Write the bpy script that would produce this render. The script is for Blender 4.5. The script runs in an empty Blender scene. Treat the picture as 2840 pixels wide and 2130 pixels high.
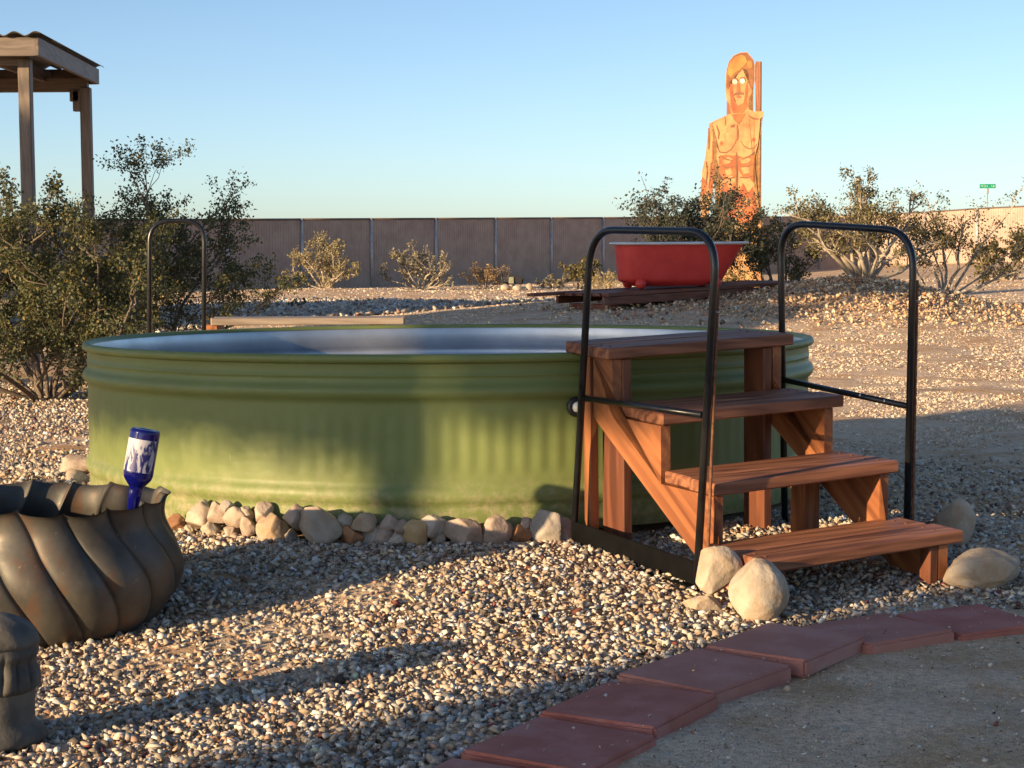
import bpy, bmesh, math, random
import numpy as np
from mathutils import Vector, Matrix, Quaternion, noise

random.seed(7)
RNG = np.random.default_rng(11)
R = math.radians
sc = bpy.context.scene
COL = sc.collection

# ------------------------------------------------------------------ camera, sky, sun, exposure
cam = bpy.data.cameras.new('camera')
cam.sensor_width = 36.0
cam.lens = 65.1
cam.clip_start = 0.05
cam.clip_end = 20000
camo = bpy.data.objects.new('camera', cam)
COL.objects.link(camo)
camo.matrix_world = (Matrix.Translation((0, 0, 1.02))
                     @ Matrix.Rotation(R(90 - 4.425), 4, 'X')
                     @ Matrix.Rotation(R(-0.36), 4, 'Z'))
sc.camera = camo

SUN_EL, SUN_AZ = 11.0, 40.0         # azimuth: degrees round from the -x axis towards the camera's back
world = bpy.data.worlds.new('World')
sc.world = world
world.use_nodes = True
wn = world.node_tree.nodes
sky = wn.new('ShaderNodeTexSky')
sky.sky_type = 'NISHITA'
sky.sun_disc = False
sky.sun_elevation = R(SUN_EL)
sky.sun_rotation = R(270 - SUN_AZ)
sky.altitude = 0
sky.air_density = 0.6
sky.dust_density = 0.5
sky.ozone_density = 1.5
world.node_tree.links.new(sky.outputs[0], wn['Background'].inputs[0])
wn['Background'].inputs[1].default_value = 0.088

sun = bpy.data.lights.new('sun', 'SUN')
sun.energy = 4.3
sun.angle = R(0.55)
sun.color = (1.0, 0.72, 0.41)
suno = bpy.data.objects.new('sun', sun)
COL.objects.link(suno)
_ca, _sa = math.cos(R(SUN_AZ)), math.sin(R(SUN_AZ))
_ce, _se = math.cos(R(SUN_EL)), math.sin(R(SUN_EL))
suno.rotation_euler = Vector((_ca * _ce, _sa * _ce, -_se)).to_track_quat('-Z', 'Y').to_euler()

vs = sc.view_settings
vs.view_transform = 'Standard'
vs.look = 'None'
vs.exposure = 1.1
vs.gamma = 1.0
vs.use_curve_mapping = False
sc.cycles.use_denoising = True
sc.cycles.max_bounces = 6
sc.cycles.caustics_reflective = False
sc.cycles.caustics_refractive = False

def US(u, s):
    """ground position from (u across the sun's path, s along it)"""
    return (_sa * u + _ca * s, -_ca * u + _sa * s)

# ------------------------------------------------------------------ materials
def nodes_of(m):
    m.use_nodes = True
    nt = m.node_tree
    return nt, nt.nodes, nt.links, nt.nodes['Principled BSDF']

def coords(nt, stretch=(1, 1, 1), kind='Object', rnd=0.0):
    n, l = nt.nodes, nt.links
    tc = n.new('ShaderNodeTexCoord')
    mp = n.new('ShaderNodeMapping')
    mp.inputs['Scale'].default_value = stretch
    if kind == 'World':
        g = n.new('ShaderNodeNewGeometry')
        l.new(g.outputs['Position'], mp.inputs['Vector'])
    else:
        l.new(tc.outputs[kind], mp.inputs['Vector'])
    if rnd:
        oi = n.new('ShaderNodeObjectInfo')
        mu = n.new('ShaderNodeMath'); mu.operation = 'MULTIPLY'
        mu.inputs[1].default_value = rnd
        l.new(oi.outputs['Random'], mu.inputs[0])
        l.new(mu.outputs[0], mp.inputs['Location'])
    return mp.outputs[0]

def noise_tex(nt, vec, scale, detail=5, rough=0.55, dist=0.0):
    t = nt.nodes.new('ShaderNodeTexNoise')
    t.inputs['Scale'].default_value = scale
    t.inputs['Detail'].default_value = detail
    t.inputs['Roughness'].default_value = rough
    t.inputs['Distortion'].default_value = dist
    nt.links.new(vec, t.inputs['Vector'])
    return t.outputs['Fac']

def ramp(nt, fac, stops):
    r = nt.nodes.new('ShaderNodeValToRGB')
    el = r.color_ramp.elements
    while len(el) < len(stops):
        el.new(0.5)
    for e, (p, c) in zip(el, stops):
        e.position = p
        e.color = (*c, 1) if len(c) == 3 else c
    nt.links.new(fac, r.inputs[0])
    return r.outputs[0]

def mixc(nt, fac, a, b, mode='MIX'):
    m = nt.nodes.new('ShaderNodeMix')
    m.data_type = 'RGBA'
    m.blend_type = mode
    for sock, v in ((m.inputs[0], fac), (m.inputs[6], a), (m.inputs[7], b)):
        if isinstance(v, (int, float)):
            sock.default_value = v
        elif isinstance(v, tuple):
            sock.default_value = (*v, 1)
        else:
            nt.links.new(v, sock)
    return m.outputs[2]

def bump(nt, h, strength, dist, prev=None):
    b = nt.nodes.new('ShaderNodeBump')
    b.inputs['Strength'].default_value = strength
    b.inputs['Distance'].default_value = dist
    nt.links.new(h, b.inputs['Height'])
    if prev is not None:
        nt.links.new(prev, b.inputs['Normal'])
    return b.outputs[0]

def mat(name, c1, c2=None, scale=6, rough=0.7, metal=0.0, bmp=0.0, bscale=60, bdist=0.004,
        stretch=(1, 1, 1), rnd=3.0, lo=0.35, hi=0.65, spec=0.5, c3=None, s3=2.0):
    m = bpy.data.materials.new(name)
    nt, n, l, p = nodes_of(m)
    v = coords(nt, stretch, rnd=rnd)
    p.inputs['Roughness'].default_value = rough
    p.inputs['Metallic'].default_value = metal
    p.inputs['Specular IOR Level'].default_value = spec
    if c2 is None:
        p.inputs['Base Color'].default_value = (*c1, 1)
    else:
        col = ramp(nt, noise_tex(nt, v, scale), [(lo, c1), (hi, c2)])
        if c3 is not None:
            f = ramp(nt, noise_tex(nt, v, s3, 6, 0.65), [(0.5, (0, 0, 0)), (0.64, (1, 1, 1))])
            col = mixc(nt, f, col, c3)
        l.new(col, p.inputs['Base Color'])
    if bmp:
        l.new(bump(nt, noise_tex(nt, v, bscale, 6, 0.6), bmp, bdist), p.inputs['Normal'])
    return m

def wood_mat(name, dark, light, rough=0.62, wear=None, gscale=1.0):
    """sawn timber: grain runs along the board's own x axis"""
    m = bpy.data.materials.new(name)
    nt, n, l, p = nodes_of(m)
    v = coords(nt, (0.9 * gscale, 9 * gscale, 9 * gscale), rnd=37.0)
    big = noise_tex(nt, v, 1.6, 3, 0.5, 0.9)
    w = n.new('ShaderNodeTexWave')
    w.wave_type = 'BANDS'; w.bands_direction = 'DIAGONAL'
    w.inputs['Scale'].default_value = 1.3
    w.inputs['Distortion'].default_value = 11.0
    w.inputs['Detail'].default_value = 3
    w.inputs['Detail Scale'].default_value = 1.0
    l.new(v, w.inputs['Vector'])
    v2 = coords(nt, (2 * gscale, 60 * gscale, 60 * gscale), rnd=11.0)
    fine = noise_tex(nt, v2, 2.0, 4, 0.6)
    c = ramp(nt, w.outputs['Fac'], [(0.15, dark), (0.8, light)])
    c = mixc(nt, 0.6, c, ramp(nt, big, [(0.32, dark), (0.68, light)]))
    kn = n.new('ShaderNodeTexVoronoi'); kn.inputs['Scale'].default_value = 0.75
    l.new(v, kn.inputs['Vector'])
    c = mixc(nt, ramp(nt, kn.outputs['Distance'], [(0.06, (0.8,) * 3), (0.16, (0, 0, 0))]), c, tuple(k * 0.45 for k in dark))
    c = mixc(nt, 0.5, c, ramp(nt, fine, [(0.3, (0.55, 0.5, 0.48)), (0.65, (1, 1, 1))]), 'MULTIPLY')
    if wear:
        f = ramp(nt, noise_tex(nt, coords(nt, (2, 10, 10), rnd=5.0), 1.2, 4, 0.6), [(0.5, (0, 0, 0)), (0.7, (1, 1, 1))])
        c = mixc(nt, f, c, wear)
    l.new(c, p.inputs['Base Color'])
    p.inputs['Roughness'].default_value = rough
    l.new(bump(nt, fine, 0.35, 0.002), p.inputs['Normal'])
    return m

def attr_mat(name, attr='Col', rough=0.8, scale=60, var=0.3, bmp=0.3, bdist=0.003, trans=0.0):
    """takes each stone's or leaf's own colour from the mesh and mottles it"""
    m = bpy.data.materials.new(name)
    nt, n, l, p = nodes_of(m)
    a = n.new('ShaderNodeAttribute'); a.attribute_name = attr
    v = coords(nt, kind='Object')
    f = noise_tex(nt, v, scale, 4, 0.6)
    c = mixc(nt, 1.0, a.outputs['Color'], ramp(nt, f, [(0.3, (1 - var,) * 3), (0.7, (1.0 + var * 0.4,) * 3)]), 'MULTIPLY')
    l.new(c, p.inputs['Base Color'])
    p.inputs['Roughness'].default_value = rough
    if bmp:
        l.new(bump(nt, f, bmp, bdist), p.inputs['Normal'])
    if trans:
        tr = n.new('ShaderNodeBsdfTranslucent')
        l.new(c, tr.inputs['Color'])
        mx = n.new('ShaderNodeMixShader'); mx.inputs[0].default_value = trans
        l.new(p.outputs[0], mx.inputs[1]); l.new(tr.outputs[0], mx.inputs[2])
        l.new(mx.outputs[0], n['Material Output'].inputs['Surface'])
    return m

def ground_mat():
    m = bpy.data.materials.new('desert_soil')
    nt, n, l, p = nodes_of(m)
    v = coords(nt, kind='World')
    big = noise_tex(nt, v, 0.35, 4, 0.6)
    mid = noise_tex(nt, v, 3.0, 5, 0.6)
    fine = noise_tex(nt, v, 45.0, 5, 0.7)
    grit = noise_tex(nt, v, 210.0, 3, 0.7)
    c = ramp(nt, big, [(0.3, (0.66, 0.49, 0.335)), (0.7, (0.76, 0.58, 0.41))])
    c = mixc(nt, ramp(nt, mid, [(0.46, (0, 0, 0)), (0.60, (0.9,) * 3)]), c, (0.60, 0.40, 0.235))
    c = mixc(nt, 0.8, c, ramp(nt, fine, [(0.3, (0.62, 0.59, 0.56)), (0.48, (1.0, 1.0, 1.0)), (0.7, (1.4, 1.4, 1.4))]), 'MULTIPLY')
    c = mixc(nt, 0.7, c, ramp(nt, grit, [(0.34, (0.55, 0.53, 0.51)), (0.47, (1.03, 1.03, 1.03)), (0.66, (1.5, 1.48, 1.45))]), 'MULTIPLY')
    pat = ramp(nt, noise_tex(nt, v, 1.7, 6, 0.65), [(0.50, (0, 0, 0)), (0.66, (0.85,) * 3)])
    c = mixc(nt, pat, c, (0.55, 0.31, 0.15))               # rusty patches of bare clay
    l.new(c, p.inputs['Base Color'])
    p.inputs['Roughness'].default_value = 0.95
    p.inputs['Specular IOR Level'].default_value = 0.15
    b = bump(nt, mid, 0.6, 0.06)
    b = bump(nt, fine, 0.9, 0.018, b)
    b = bump(nt, grit, 0.8, 0.004, b)
    l.new(b, p.inputs['Normal'])
    return m

# ------------------------------------------------------------------ object helpers
def tag(o, label=None, cat=None, group=None, kind=None):
    if label: o['label'] = label
    if cat: o['category'] = cat
    if group: o['group'] = group
    if kind: o['kind'] = kind
    return o

def empty(name, loc, label=None, cat=None, group=None, rot=0.0):
    o = bpy.data.objects.new(name, None)
    o.empty_display_size = 0.1
    COL.objects.link(o)
    o.matrix_basis = Matrix.Translation(loc) @ Matrix.Rotation(rot, 4, 'Z')
    return tag(o, label, cat, group)

def chain(o):
    m = o.matrix_basis.copy()
    while o.parent is not None:
        o = o.parent
        m = o.matrix_basis @ m
    return m

def link(name, me, m=None, parent=None, M=None, smooth=False):
    """one mesh object; M is where it stands in the world"""
    o = bpy.data.objects.new(name, me)
    COL.objects.link(o)
    if m is not None and not me.materials:
        me.materials.append(m)
    W = M if M is not None else Matrix.Identity(4)
    if parent is not None:
        o.parent = parent
        o.matrix_basis = chain(parent).inverted() @ W
    else:
        o.matrix_basis = W
    if smooth:
        me.polygons.foreach_set('use_smooth', [True] * len(me.polygons))
    return o

def from_bm(bm, name):
    me = bpy.data.meshes.new(name)
    bmesh.ops.recalc_face_normals(bm, faces=bm.faces)
    bm.to_mesh(me); bm.free()
    return me

def box_mesh(name, sx, sy, sz, bev=0.003, seg=1):
    """box centred on the origin"""
    bm = bmesh.new()
    bmesh.ops.create_cube(bm, size=1)
    bmesh.ops.scale(bm, vec=(sx, sy, sz), verts=bm.verts)
    if bev:
        bmesh.ops.bevel(bm, geom=list(bm.edges), offset=min(bev, 0.3 * min(sx, sy, sz)), segments=seg, affect='EDGES')
    return from_bm(bm, name)

def board(name, p0, p1, width, thick, m, parent=None, up=(0, 0, 1), bev=0.004, warp=0.0):
    """a sawn board from p0 to p1; its thickness points along 'up'"""
    p0, p1 = Vector(p0), Vector(p1)
    x = (p1 - p0); L = x.length; x.normalize()
    z = Vector(up); z = (z - x * z.dot(x)).normalized()
    y = z.cross(x)
    M = Matrix((x, y, z)).transposed().to_4x4()
    M.translation = (p0 + p1) / 2
    return link(name, box_mesh(name, L, width, thick, bev), m, parent, M)

def tube_mesh(name, pts, rad, seg=10, closed=False, caps=True):
    """round tube through pts (rad may be a list); parallel-transport frames"""
    pts = [Vector(p) for p in pts]
    n = len(pts)
    rads = rad if isinstance(rad, (list, tuple)) else [rad] * n
    verts, faces = [], []
    t0 = (pts[1] - pts[0]).normalized()
    nrm = t0.orthogonal().normalized()
    for i in range(n):
        a = pts[max(i - 1, 0)]; b = pts[min(i + 1, n - 1)]
        t = (b - a)
        t = t.normalized() if t.length > 1e-9 else t0
        q = t0.rotation_difference(t)
        nrm = (q @ nrm); nrm = (nrm - t * nrm.dot(t)).normalized(); t0 = t
        bn = t.cross(nrm)
        for k in range(seg):
            an = 2 * math.pi * k / seg
            verts.append(pts[i] + (nrm * math.cos(an) + bn * math.sin(an)) * rads[i])
    for i in range(n - 1):
        for k in range(seg):
            k2 = (k + 1) % seg
            faces.append((i * seg + k, i * seg + k2, (i + 1) * seg + k2, (i + 1) * seg + k))
    if caps:
        faces.append(tuple(range(seg))[::-1])
        faces.append(tuple((n - 1) * seg + k for k in range(seg)))
    me = bpy.data.meshes.new(name)
    me.from_pydata([tuple(v) for v in verts], [], faces)
    me.polygons.foreach_set('use_smooth', [len(f) == 4 for f in faces])
    return me

def round_path(pts, r, seg=6):
    """polyline with its inner corners rounded to radius r"""
    pts = [Vector(p) for p in pts]
    out = [pts[0]]
    for i in range(1, len(pts) - 1):
        a, b, c = pts[i - 1], pts[i], pts[i + 1]
        d1 = (a - b).normalized(); d2 = (c - b).normalized()
        k = min(r, 0.49 * (a - b).length, 0.49 * (c - b).length)
        p, q = b + d1 * k, b + d2 * k
        for j in range(seg + 1):
            t = j / seg
            out.append(p * (1 - t) ** 2 + b * 2 * t * (1 - t) + q * t * t)
    out.append(pts[-1])
    return out

def lathe_mesh(name, prof, seg=64, fn=None, smooth=True, close=False):
    """prof: (radius, z) list; fn(angle, r, z) -> (r, z, extra angle)"""
    verts, faces = [], []
    n = len(prof)
    for r, z in prof:
        for k in range(seg):
            a = 2 * math.pi * k / seg
            rr, zz, da = (r, z, 0.0) if fn is None else fn(a, r, z)
            verts.append((rr * math.cos(a + da), rr * math.sin(a + da), zz))
    for i in range(n - 1):
        for k in range(seg):
            k2 = (k + 1) % seg
            faces.append((i * seg + k, i * seg + k2, (i + 1) * seg + k2, (i + 1) * seg + k))
    if close:
        faces.append(tuple(range(seg))[::-1])
        faces.append(tuple((n - 1) * seg + k for k in range(seg)))
    me = bpy.data.meshes.new(name)
    me.from_pydata(verts, [], faces)
    if smooth:
        me.polygons.foreach_set('use_smooth', [len(f) == 4 for f in faces])
    return me

def prism_mesh(name, outline, thick, bev=0.0):
    """outline in local (x, z), extruded in y from -thick/2 to thick/2"""
    bm = bmesh.new()
    a = [bm.verts.new((x, -thick / 2, z)) for x, z in outline]
    b = [bm.verts.new((x, thick / 2, z)) for x, z in outline]
    bm.faces.new(a); bm.faces.new(b[::-1])
    n = len(outline)
    for i in range(n):
        j = (i + 1) % n
        bm.faces.new((a[j], a[i], b[i], b[j]))
    bmesh.ops.triangulate(bm, faces=[f for f in bm.faces if len(f.verts) > 4])
    return from_bm(bm, name)

def smooth01(t):
    t = np.clip(t, 0, 1)
    return t * t * (3 - 2 * t)

# ------------------------------------------------------------------ the lie of the land
TANK = (-0.265, 7.964, 1.524)        # centre x, y and radius
Z0 = -0.15
def land(x, y):
    """height of the ground; works on numbers and arrays"""
    x = np.asarray(x, float); y = np.asarray(y, float)
    r = np.hypot(x - TANK[0], y - TANK[1])
    z = Z0 + 0.11 * smooth01((3.2 - r) / 1.6)
    z = z + 0.36 * np.exp(-(((x - 3.0) / 5.5) ** 2 + ((y - 25.5) / 5.0) ** 2))
    z = z + 0.30 * np.exp(-(((x - 4.55) / 1.35) ** 2 + ((y - 24.2) / 1.3) ** 2))
    z = z + 0.42 * smooth01((x - 6) / 14) * smooth01((y - 26) / 34)
    z = z + 0.10 * np.exp(-(((x + 4.5) / 4.0) ** 2 + ((y - 42.0) / 2.2) ** 2))
    z = z + 0.018 * np.sin(x * 1.1 + 0.6 * y) * np.sin(y * 0.9 - 0.4 * x) * smooth01((r - 2.6) / 1.5)
    return z
# ------------------------------------------------------------------ materials in use
M = {}
M['soil'] = ground_mat()
M['stone'] = attr_mat('gravel_stone', rough=0.85, scale=90, var=0.3, bmp=0.4)
M['leaf'] = attr_mat('creosote_leaf', rough=0.6, scale=9, var=0.25, bmp=0.0, trans=0.25)
M['bark'] = mat('bark', (0.10, 0.075, 0.055), (0.20, 0.16, 0.125), 14, 0.9, bmp=0.5, bscale=60)
M['bark_pale'] = mat('bark_pale', (0.33, 0.27, 0.20), (0.48, 0.41, 0.32), 9, 0.9, bmp=0.4)
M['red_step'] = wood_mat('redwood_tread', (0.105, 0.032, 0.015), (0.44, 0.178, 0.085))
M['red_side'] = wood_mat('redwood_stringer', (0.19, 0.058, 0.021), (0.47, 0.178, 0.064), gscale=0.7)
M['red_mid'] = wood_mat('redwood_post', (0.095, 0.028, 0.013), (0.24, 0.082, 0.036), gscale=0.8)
M['red_deck'] = wood_mat('redwood_deck', (0.13, 0.04, 0.022), (0.27, 0.10, 0.055), wear=(0.20, 0.13, 0.09))
M['grey_wood'] = wood_mat('weathered_wood', (0.12, 0.09, 0.072), (0.24, 0.19, 0.152), wear=(0.19, 0.155, 0.13))
M['tan_wood'] = wood_mat('sun_bleached_wood', (0.27, 0.21, 0.155), (0.43, 0.35, 0.27))
M['black_steel'] = mat('black_gloss_paint', (0.008, 0.009, 0.011), (0.016, 0.017, 0.02), 20, 0.28, bmp=0.12, bscale=140, bdist=0.001)
M['matte_black'] = mat('matte_black_steel', (0.0025, 0.0025, 0.003), (0.005, 0.005, 0.0055), 14, 0.55, spec=0.12, bmp=0.2, bscale=90, bdist=0.001)
M['rust'] = mat('rusty_steel', (0.10, 0.042, 0.022), (0.23, 0.095, 0.045), 60, 0.85, bmp=0.5, bscale=220, bdist=0.002)
M['galv'] = mat('galvanised_steel', (0.46, 0.49, 0.53), (0.60, 0.63, 0.67), 5, 0.42, metal=0.75, bmp=0.06, bscale=30)
M['post_galv'] = mat('galvanised_post', (0.36, 0.37, 0.38), (0.5, 0.5, 0.5), 12, 0.5, metal=0.4)
M['rock'] = mat('field_stone', (0.33, 0.265, 0.195), (0.56, 0.48, 0.38), 7, 0.88, bmp=0.7, bscale=26, bdist=0.012, c3=(0.40, 0.27, 0.16), s3=4.0)
M['rock_pink'] = mat('pinkish_stone', (0.34, 0.245, 0.185), (0.52, 0.41, 0.32), 8, 0.9, bmp=0.7, bscale=26, bdist=0.012, c3=(0.28, 0.20, 0.15), s3=5.0)
M['rock_rust'] = mat('rust_brown_stone', (0.21, 0.10, 0.05), (0.38, 0.19, 0.085), 7, 0.88, bmp=0.7, bscale=26, bdist=0.012)
M['rock_grey'] = mat('grey_stone', (0.26, 0.225, 0.19), (0.44, 0.385, 0.32), 8, 0.9, bmp=0.7, bscale=26, bdist=0.012, c3=(0.5, 0.43, 0.34), s3=4.0)
M['rock_gold'] = mat('golden_stone', (0.42, 0.27, 0.12), (0.6, 0.42, 0.22), 6, 0.88, bmp=0.6, bscale=26, bdist=0.01)
M['paver'] = mat('red_concrete', (0.40, 0.125, 0.088), (0.50, 0.175, 0.125), 9, 0.82, bmp=0.5, bscale=170, bdist=0.002, c3=(0.48, 0.20, 0.17), s3=4.5, rnd=9)
M['paver_fade'] = mat('faded_red_concrete', (0.43, 0.175, 0.13), (0.51, 0.225, 0.17), 7, 0.86, bmp=0.5, bscale=170, bdist=0.002, c3=(0.50, 0.26, 0.21), s3=3.5, rnd=9)
M['slat'] = mat('tan_privacy_slats', (0.37, 0.27, 0.215), (0.45, 0.345, 0.275), 3, 0.75, rnd=5)
M['slat_dark'] = mat('brown_rail', (0.12, 0.085, 0.07), (0.16, 0.115, 0.095), 6, 0.7)
M['white_enamel'] = mat('white_enamel', (0.74, 0.73, 0.70), (0.82, 0.81, 0.79), 4, 0.25)
M['tub_red'] = mat('red_enamel', (0.62, 0.040, 0.034), (0.70, 0.058, 0.046), 5, 0.5, bmp=0.1, bscale=40)
M['white_plastic'] = mat('white_plastic', (0.75, 0.74, 0.70), None, rough=0.4)
M['black_rubber'] = mat('black_rubber', (0.012, 0.012, 0.013), (0.02, 0.02, 0.022), 30, 0.55)
M['corrugated'] = mat('corrugated_roof', (0.09, 0.085, 0.082), (0.14, 0.13, 0.12), 5, 0.6, metal=0.3)
M['stucco'] = mat('stucco', (0.42, 0.35, 0.28), (0.5, 0.42, 0.34), 4, 0.92, bmp=0.4, bscale=80)
M['soil_dark'] = mat('potting_soil', (0.035, 0.027, 0.02), (0.07, 0.055, 0.04), 25, 0.95, bmp=0.8, bscale=50, bdist=0.02)

def tank_mat():
    m = bpy.data.materials.new('green_tank_paint')
    nt, n, l, p = nodes_of(m)
    v = coords(nt)
    c = ramp(nt, noise_tex(nt, v, 2.2, 4), [(0.35, (0.158, 0.196, 0.060)), (0.65, (0.183, 0.224, 0.073))])
    dust = ramp(nt, noise_tex(nt, coords(nt, (3, 3, 1.2)), 4.0, 6, 0.7), [(0.56, (0, 0, 0)), (0.78, (0.3,) * 3)])
    c = mixc(nt, dust, c, (0.27, 0.26, 0.15))
    sep = n.new('ShaderNodeSeparateXYZ'); l.new(v, sep.inputs[0])
    mr = n.new('ShaderNodeMapRange'); mr.inputs[1].default_value = 0.20; mr.inputs[2].default_value = 0.02
    l.new(sep.outputs['Z'], mr.inputs[0])
    spl = mixc(nt, 1.0, mr.outputs[0], ramp(nt, noise_tex(nt, v, 24, 6, 0.75), [(0.45, (0, 0, 0)), (0.62, (0.75,) * 3)]), 'MULTIPLY')
    c = mixc(nt, spl, c, (0.40, 0.33, 0.22))            # dried mud splashed up from the ground
    scr = ramp(nt, noise_tex(nt, coords(nt, (30, 30, 3)), 2.2, 3, 0.7), [(0.71, (0, 0, 0)), (0.74, (0.35,) * 3)])
    c = mixc(nt, scr, c, (0.34, 0.36, 0.26))
    l.new(c, p.inputs['Base Color'])
    p.inputs['Roughness'].default_value = 0.5
    p.inputs['Specular IOR Level'].default_value = 0.35
    l.new(bump(nt, noise_tex(nt, coords(nt, (1, 1, 2.2)), 3.2, 3), 0.22, 0.03), p.inputs['Normal'])
    return m
M['tank'] = tank_mat()

def pot_mat():
    m = bpy.data.materials.new('aged_bronze')
    nt, n, l, p = nodes_of(m)
    v = coords(nt)
    c = ramp(nt, noise_tex(nt, v, 5, 6, 0.6), [(0.3, (0.045, 0.042, 0.038)), (0.7, (0.125, 0.117, 0.10))])
    rust = ramp(nt, noise_tex(nt, coords(nt, (5, 5, 2)), 2.0, 7, 0.7), [(0.52, (0, 0, 0)), (0.70, (0.7,) * 3)])
    c = mixc(nt, rust, c, (0.17, 0.07, 0.026))
    dust = ramp(nt, noise_tex(nt, v, 38, 4, 0.7), [(0.66, (0, 0, 0)), (0.74, (0.6,) * 3)])
    c = mixc(nt, dust, c, (0.32, 0.28, 0.22))
    l.new(c, p.inputs['Base Color'])
    p.inputs['Metallic'].default_value = 0.35
    l.new(ramp(nt, noise_tex(nt, v, 7, 5), [(0.3, (0.46,) * 3), (0.7, (0.72,) * 3)]), p.inputs['Roughness'])
    l.new(bump(nt, noise_tex(nt, v, 22, 5), 0.25, 0.006), p.inputs['Normal'])
    return m
M['bronze'] = pot_mat()
M['carved'] = mat('dark_cast_stone', (0.055, 0.05, 0.043), (0.125, 0.112, 0.092), 12, 0.75, bmp=0.5, bscale=50, bdist=0.005)

def glass_mat():
    m = bpy.data.materials.new('cobalt_glass')
    nt, n, l, p = nodes_of(m)
    p.inputs['Base Color'].default_value = (0.006, 0.008, 0.16, 1)
    p.inputs['Roughness'].default_value = 0.06
    p.inputs['Transmission Weight'].default_value = 0.35
    p.inputs['IOR'].default_value = 1.5
    return m
M['cobalt'] = glass_mat()

def label_mat():
    m = bpy.data.materials.new('worn_bottle_label')
    nt, n, l, p = nodes_of(m)
    f = noise_tex(nt, coords(nt, (1, 1, 0.28)), 60, 4, 0.6, 0.6)
    f2 = noise_tex(nt, coords(nt, (1, 1, 0.5)), 16, 4, 0.6)
    w = ramp(nt, f, [(0.47, (0.012, 0.014, 0.13)), (0.55, (0.42, 0.42, 0.48))])
    c = mixc(nt, ramp(nt, f2, [(0.50, (0, 0, 0)), (0.56, (1, 1, 1))]), w, (0.50, 0.50, 0.52))
    l.new(c, p.inputs['Base Color'])
    p.inputs['Roughness'].default_value = 0.5
    return m
M['label'] = label_mat()
FLAT = {}
def paint(name, c, rough=0.6):
    if name not in FLAT:
        FLAT[name] = mat(name, tuple(k * m_ for k, m_ in zip(c, (0.72, 0.55, 0.45))), tuple(min(1, k * 1.12) for k in c), 3.2, rough, lo=0.36, hi=0.56, c3=tuple(k * 0.8 for k in c), s3=11.0)
    return FLAT[name]

# ------------------------------------------------------------------ ground
def graded(a, b, fine0, fine1, step, grow=1.16):
    """coordinates dense between fine0 and fine1, coarser outwards to a and b"""
    xs = list(np.arange(fine0, fine1, step))
    s, x = step, fine1
    while x < b:
        xs.append(x); s *= grow; x += s
    xs.append(b)
    s, x = step, fine0 - step
    left = []
    while x > a:
        left.append(x); s *= grow; x -= s
    left.append(a)
    return np.array(left[::-1] + xs)

gx = graded(-6000, 6000, -3.0, 3.2, 0.06)
gy = graded(-3000, 9000, 3.4, 10.5, 0.06, 1.035)
GX, GY = np.meshgrid(gx, gy)
GZ = land(GX, GY)
near = smooth01((60 - np.hypot(GX, GY)) / 50)
_b = np.zeros_like(GZ)
for k in range(14):                                    # small dips and swells
    ang, fr, ph = RNG.uniform(0, 6.28), RNG.uniform(3, 16), RNG.uniform(0, 6.28, 2)
    _b += np.sin(fr * (GX * math.cos(ang) + GY * math.sin(ang)) + ph[0] + 1.3 * np.sin(0.7 * fr * GY + ph[1])) / fr
GZ = GZ + 0.016 * _b * near * smooth01((np.hypot(GX - TANK[0], GY - TANK[1]) - 1.6) / 0.8)
nx, ny = len(gx), len(gy)
idx = np.arange(nx * ny).reshape(ny, nx)
quads = np.stack([idx[:-1, :-1], idx[:-1, 1:], idx[1:, 1:], idx[1:, :-1]], -1).reshape(-1, 4)
me = bpy.data.meshes.new('ground')
me.from_pydata(np.stack([GX, GY, GZ], -1).reshape(-1, 3).tolist(), [], quads.tolist())
ground = tag(link('ground', me, M['soil'], smooth=True), kind='structure')

# far hills along the horizon
hv, hf = [], []
NH = 160
for i in range(NH + 1):
    t = i / NH
    a = R(-32 + 64 * t)
    d = 5200
    X, Y = d * math.sin(a), d * math.cos(a)
    h = 10 + 16 * max(0, noise.noise(Vector((t * 9, 0.3, 0)))) + 8 * noise.noise(Vector((t * 31, 2.3, 0)))
    h += 48 * math.exp(-((math.degrees(a) - 8.9) / 0.8) ** 2) + 30 * math.exp(-((math.degrees(a) - 10.6) / 0.9) ** 2)
    hv += [(X, Y, -3), (X * 1.03, Y * 1.03, max(4, h)), (X * 1.12, Y * 1.12, -3)]
for i in range(NH):
    for k in range(2):
        hf.append((i * 3 + k, i * 3 + 3 + k, i * 3 + 4 + k, i * 3 + 1 + k))
me = bpy.data.meshes.new('hills'); me.from_pydata(hv, [], hf)
tag(link('hills', me, mat('hazy_hills', (0.46, 0.43, 0.48), (0.55, 0.50, 0.52), 0.004, 0.95)), kind='structure')

# ------------------------------------------------------------------ stones
def hull_proto(seed, n=12, flat=0.7):
    rg = np.random.default_rng(seed)
    p = rg.normal(size=(n, 3)); p /= np.linalg.norm(p, axis=1)[:, None]
    p *= rg.uniform(0.8, 1.05, (n, 1))
    p *= np.array([1.0, rg.uniform(0.6, 0.95), rg.uniform(flat - 0.15, flat + 0.15)])
    bm = bmesh.new()
    for q in p: bm.verts.new(q)
    bmesh.ops.convex_hull(bm, input=bm.verts)
    for v in [v for v in bm.verts if not v.link_faces]: bm.verts.remove(v)
    bmesh.ops.triangulate(bm, faces=bm.faces)
    bmesh.ops.recalc_face_normals(bm, faces=bm.faces)
    bm.verts.index_update()
    V = np.array([v.co[:] for v in bm.verts]); F = np.array([[v.index for v in f.verts] for f in bm.faces])
    bm.free()
    return V, F
PROTOS = [hull_proto(100 + i, n=int(8 + i % 4), flat=0.58) for i in range(14)]
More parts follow.
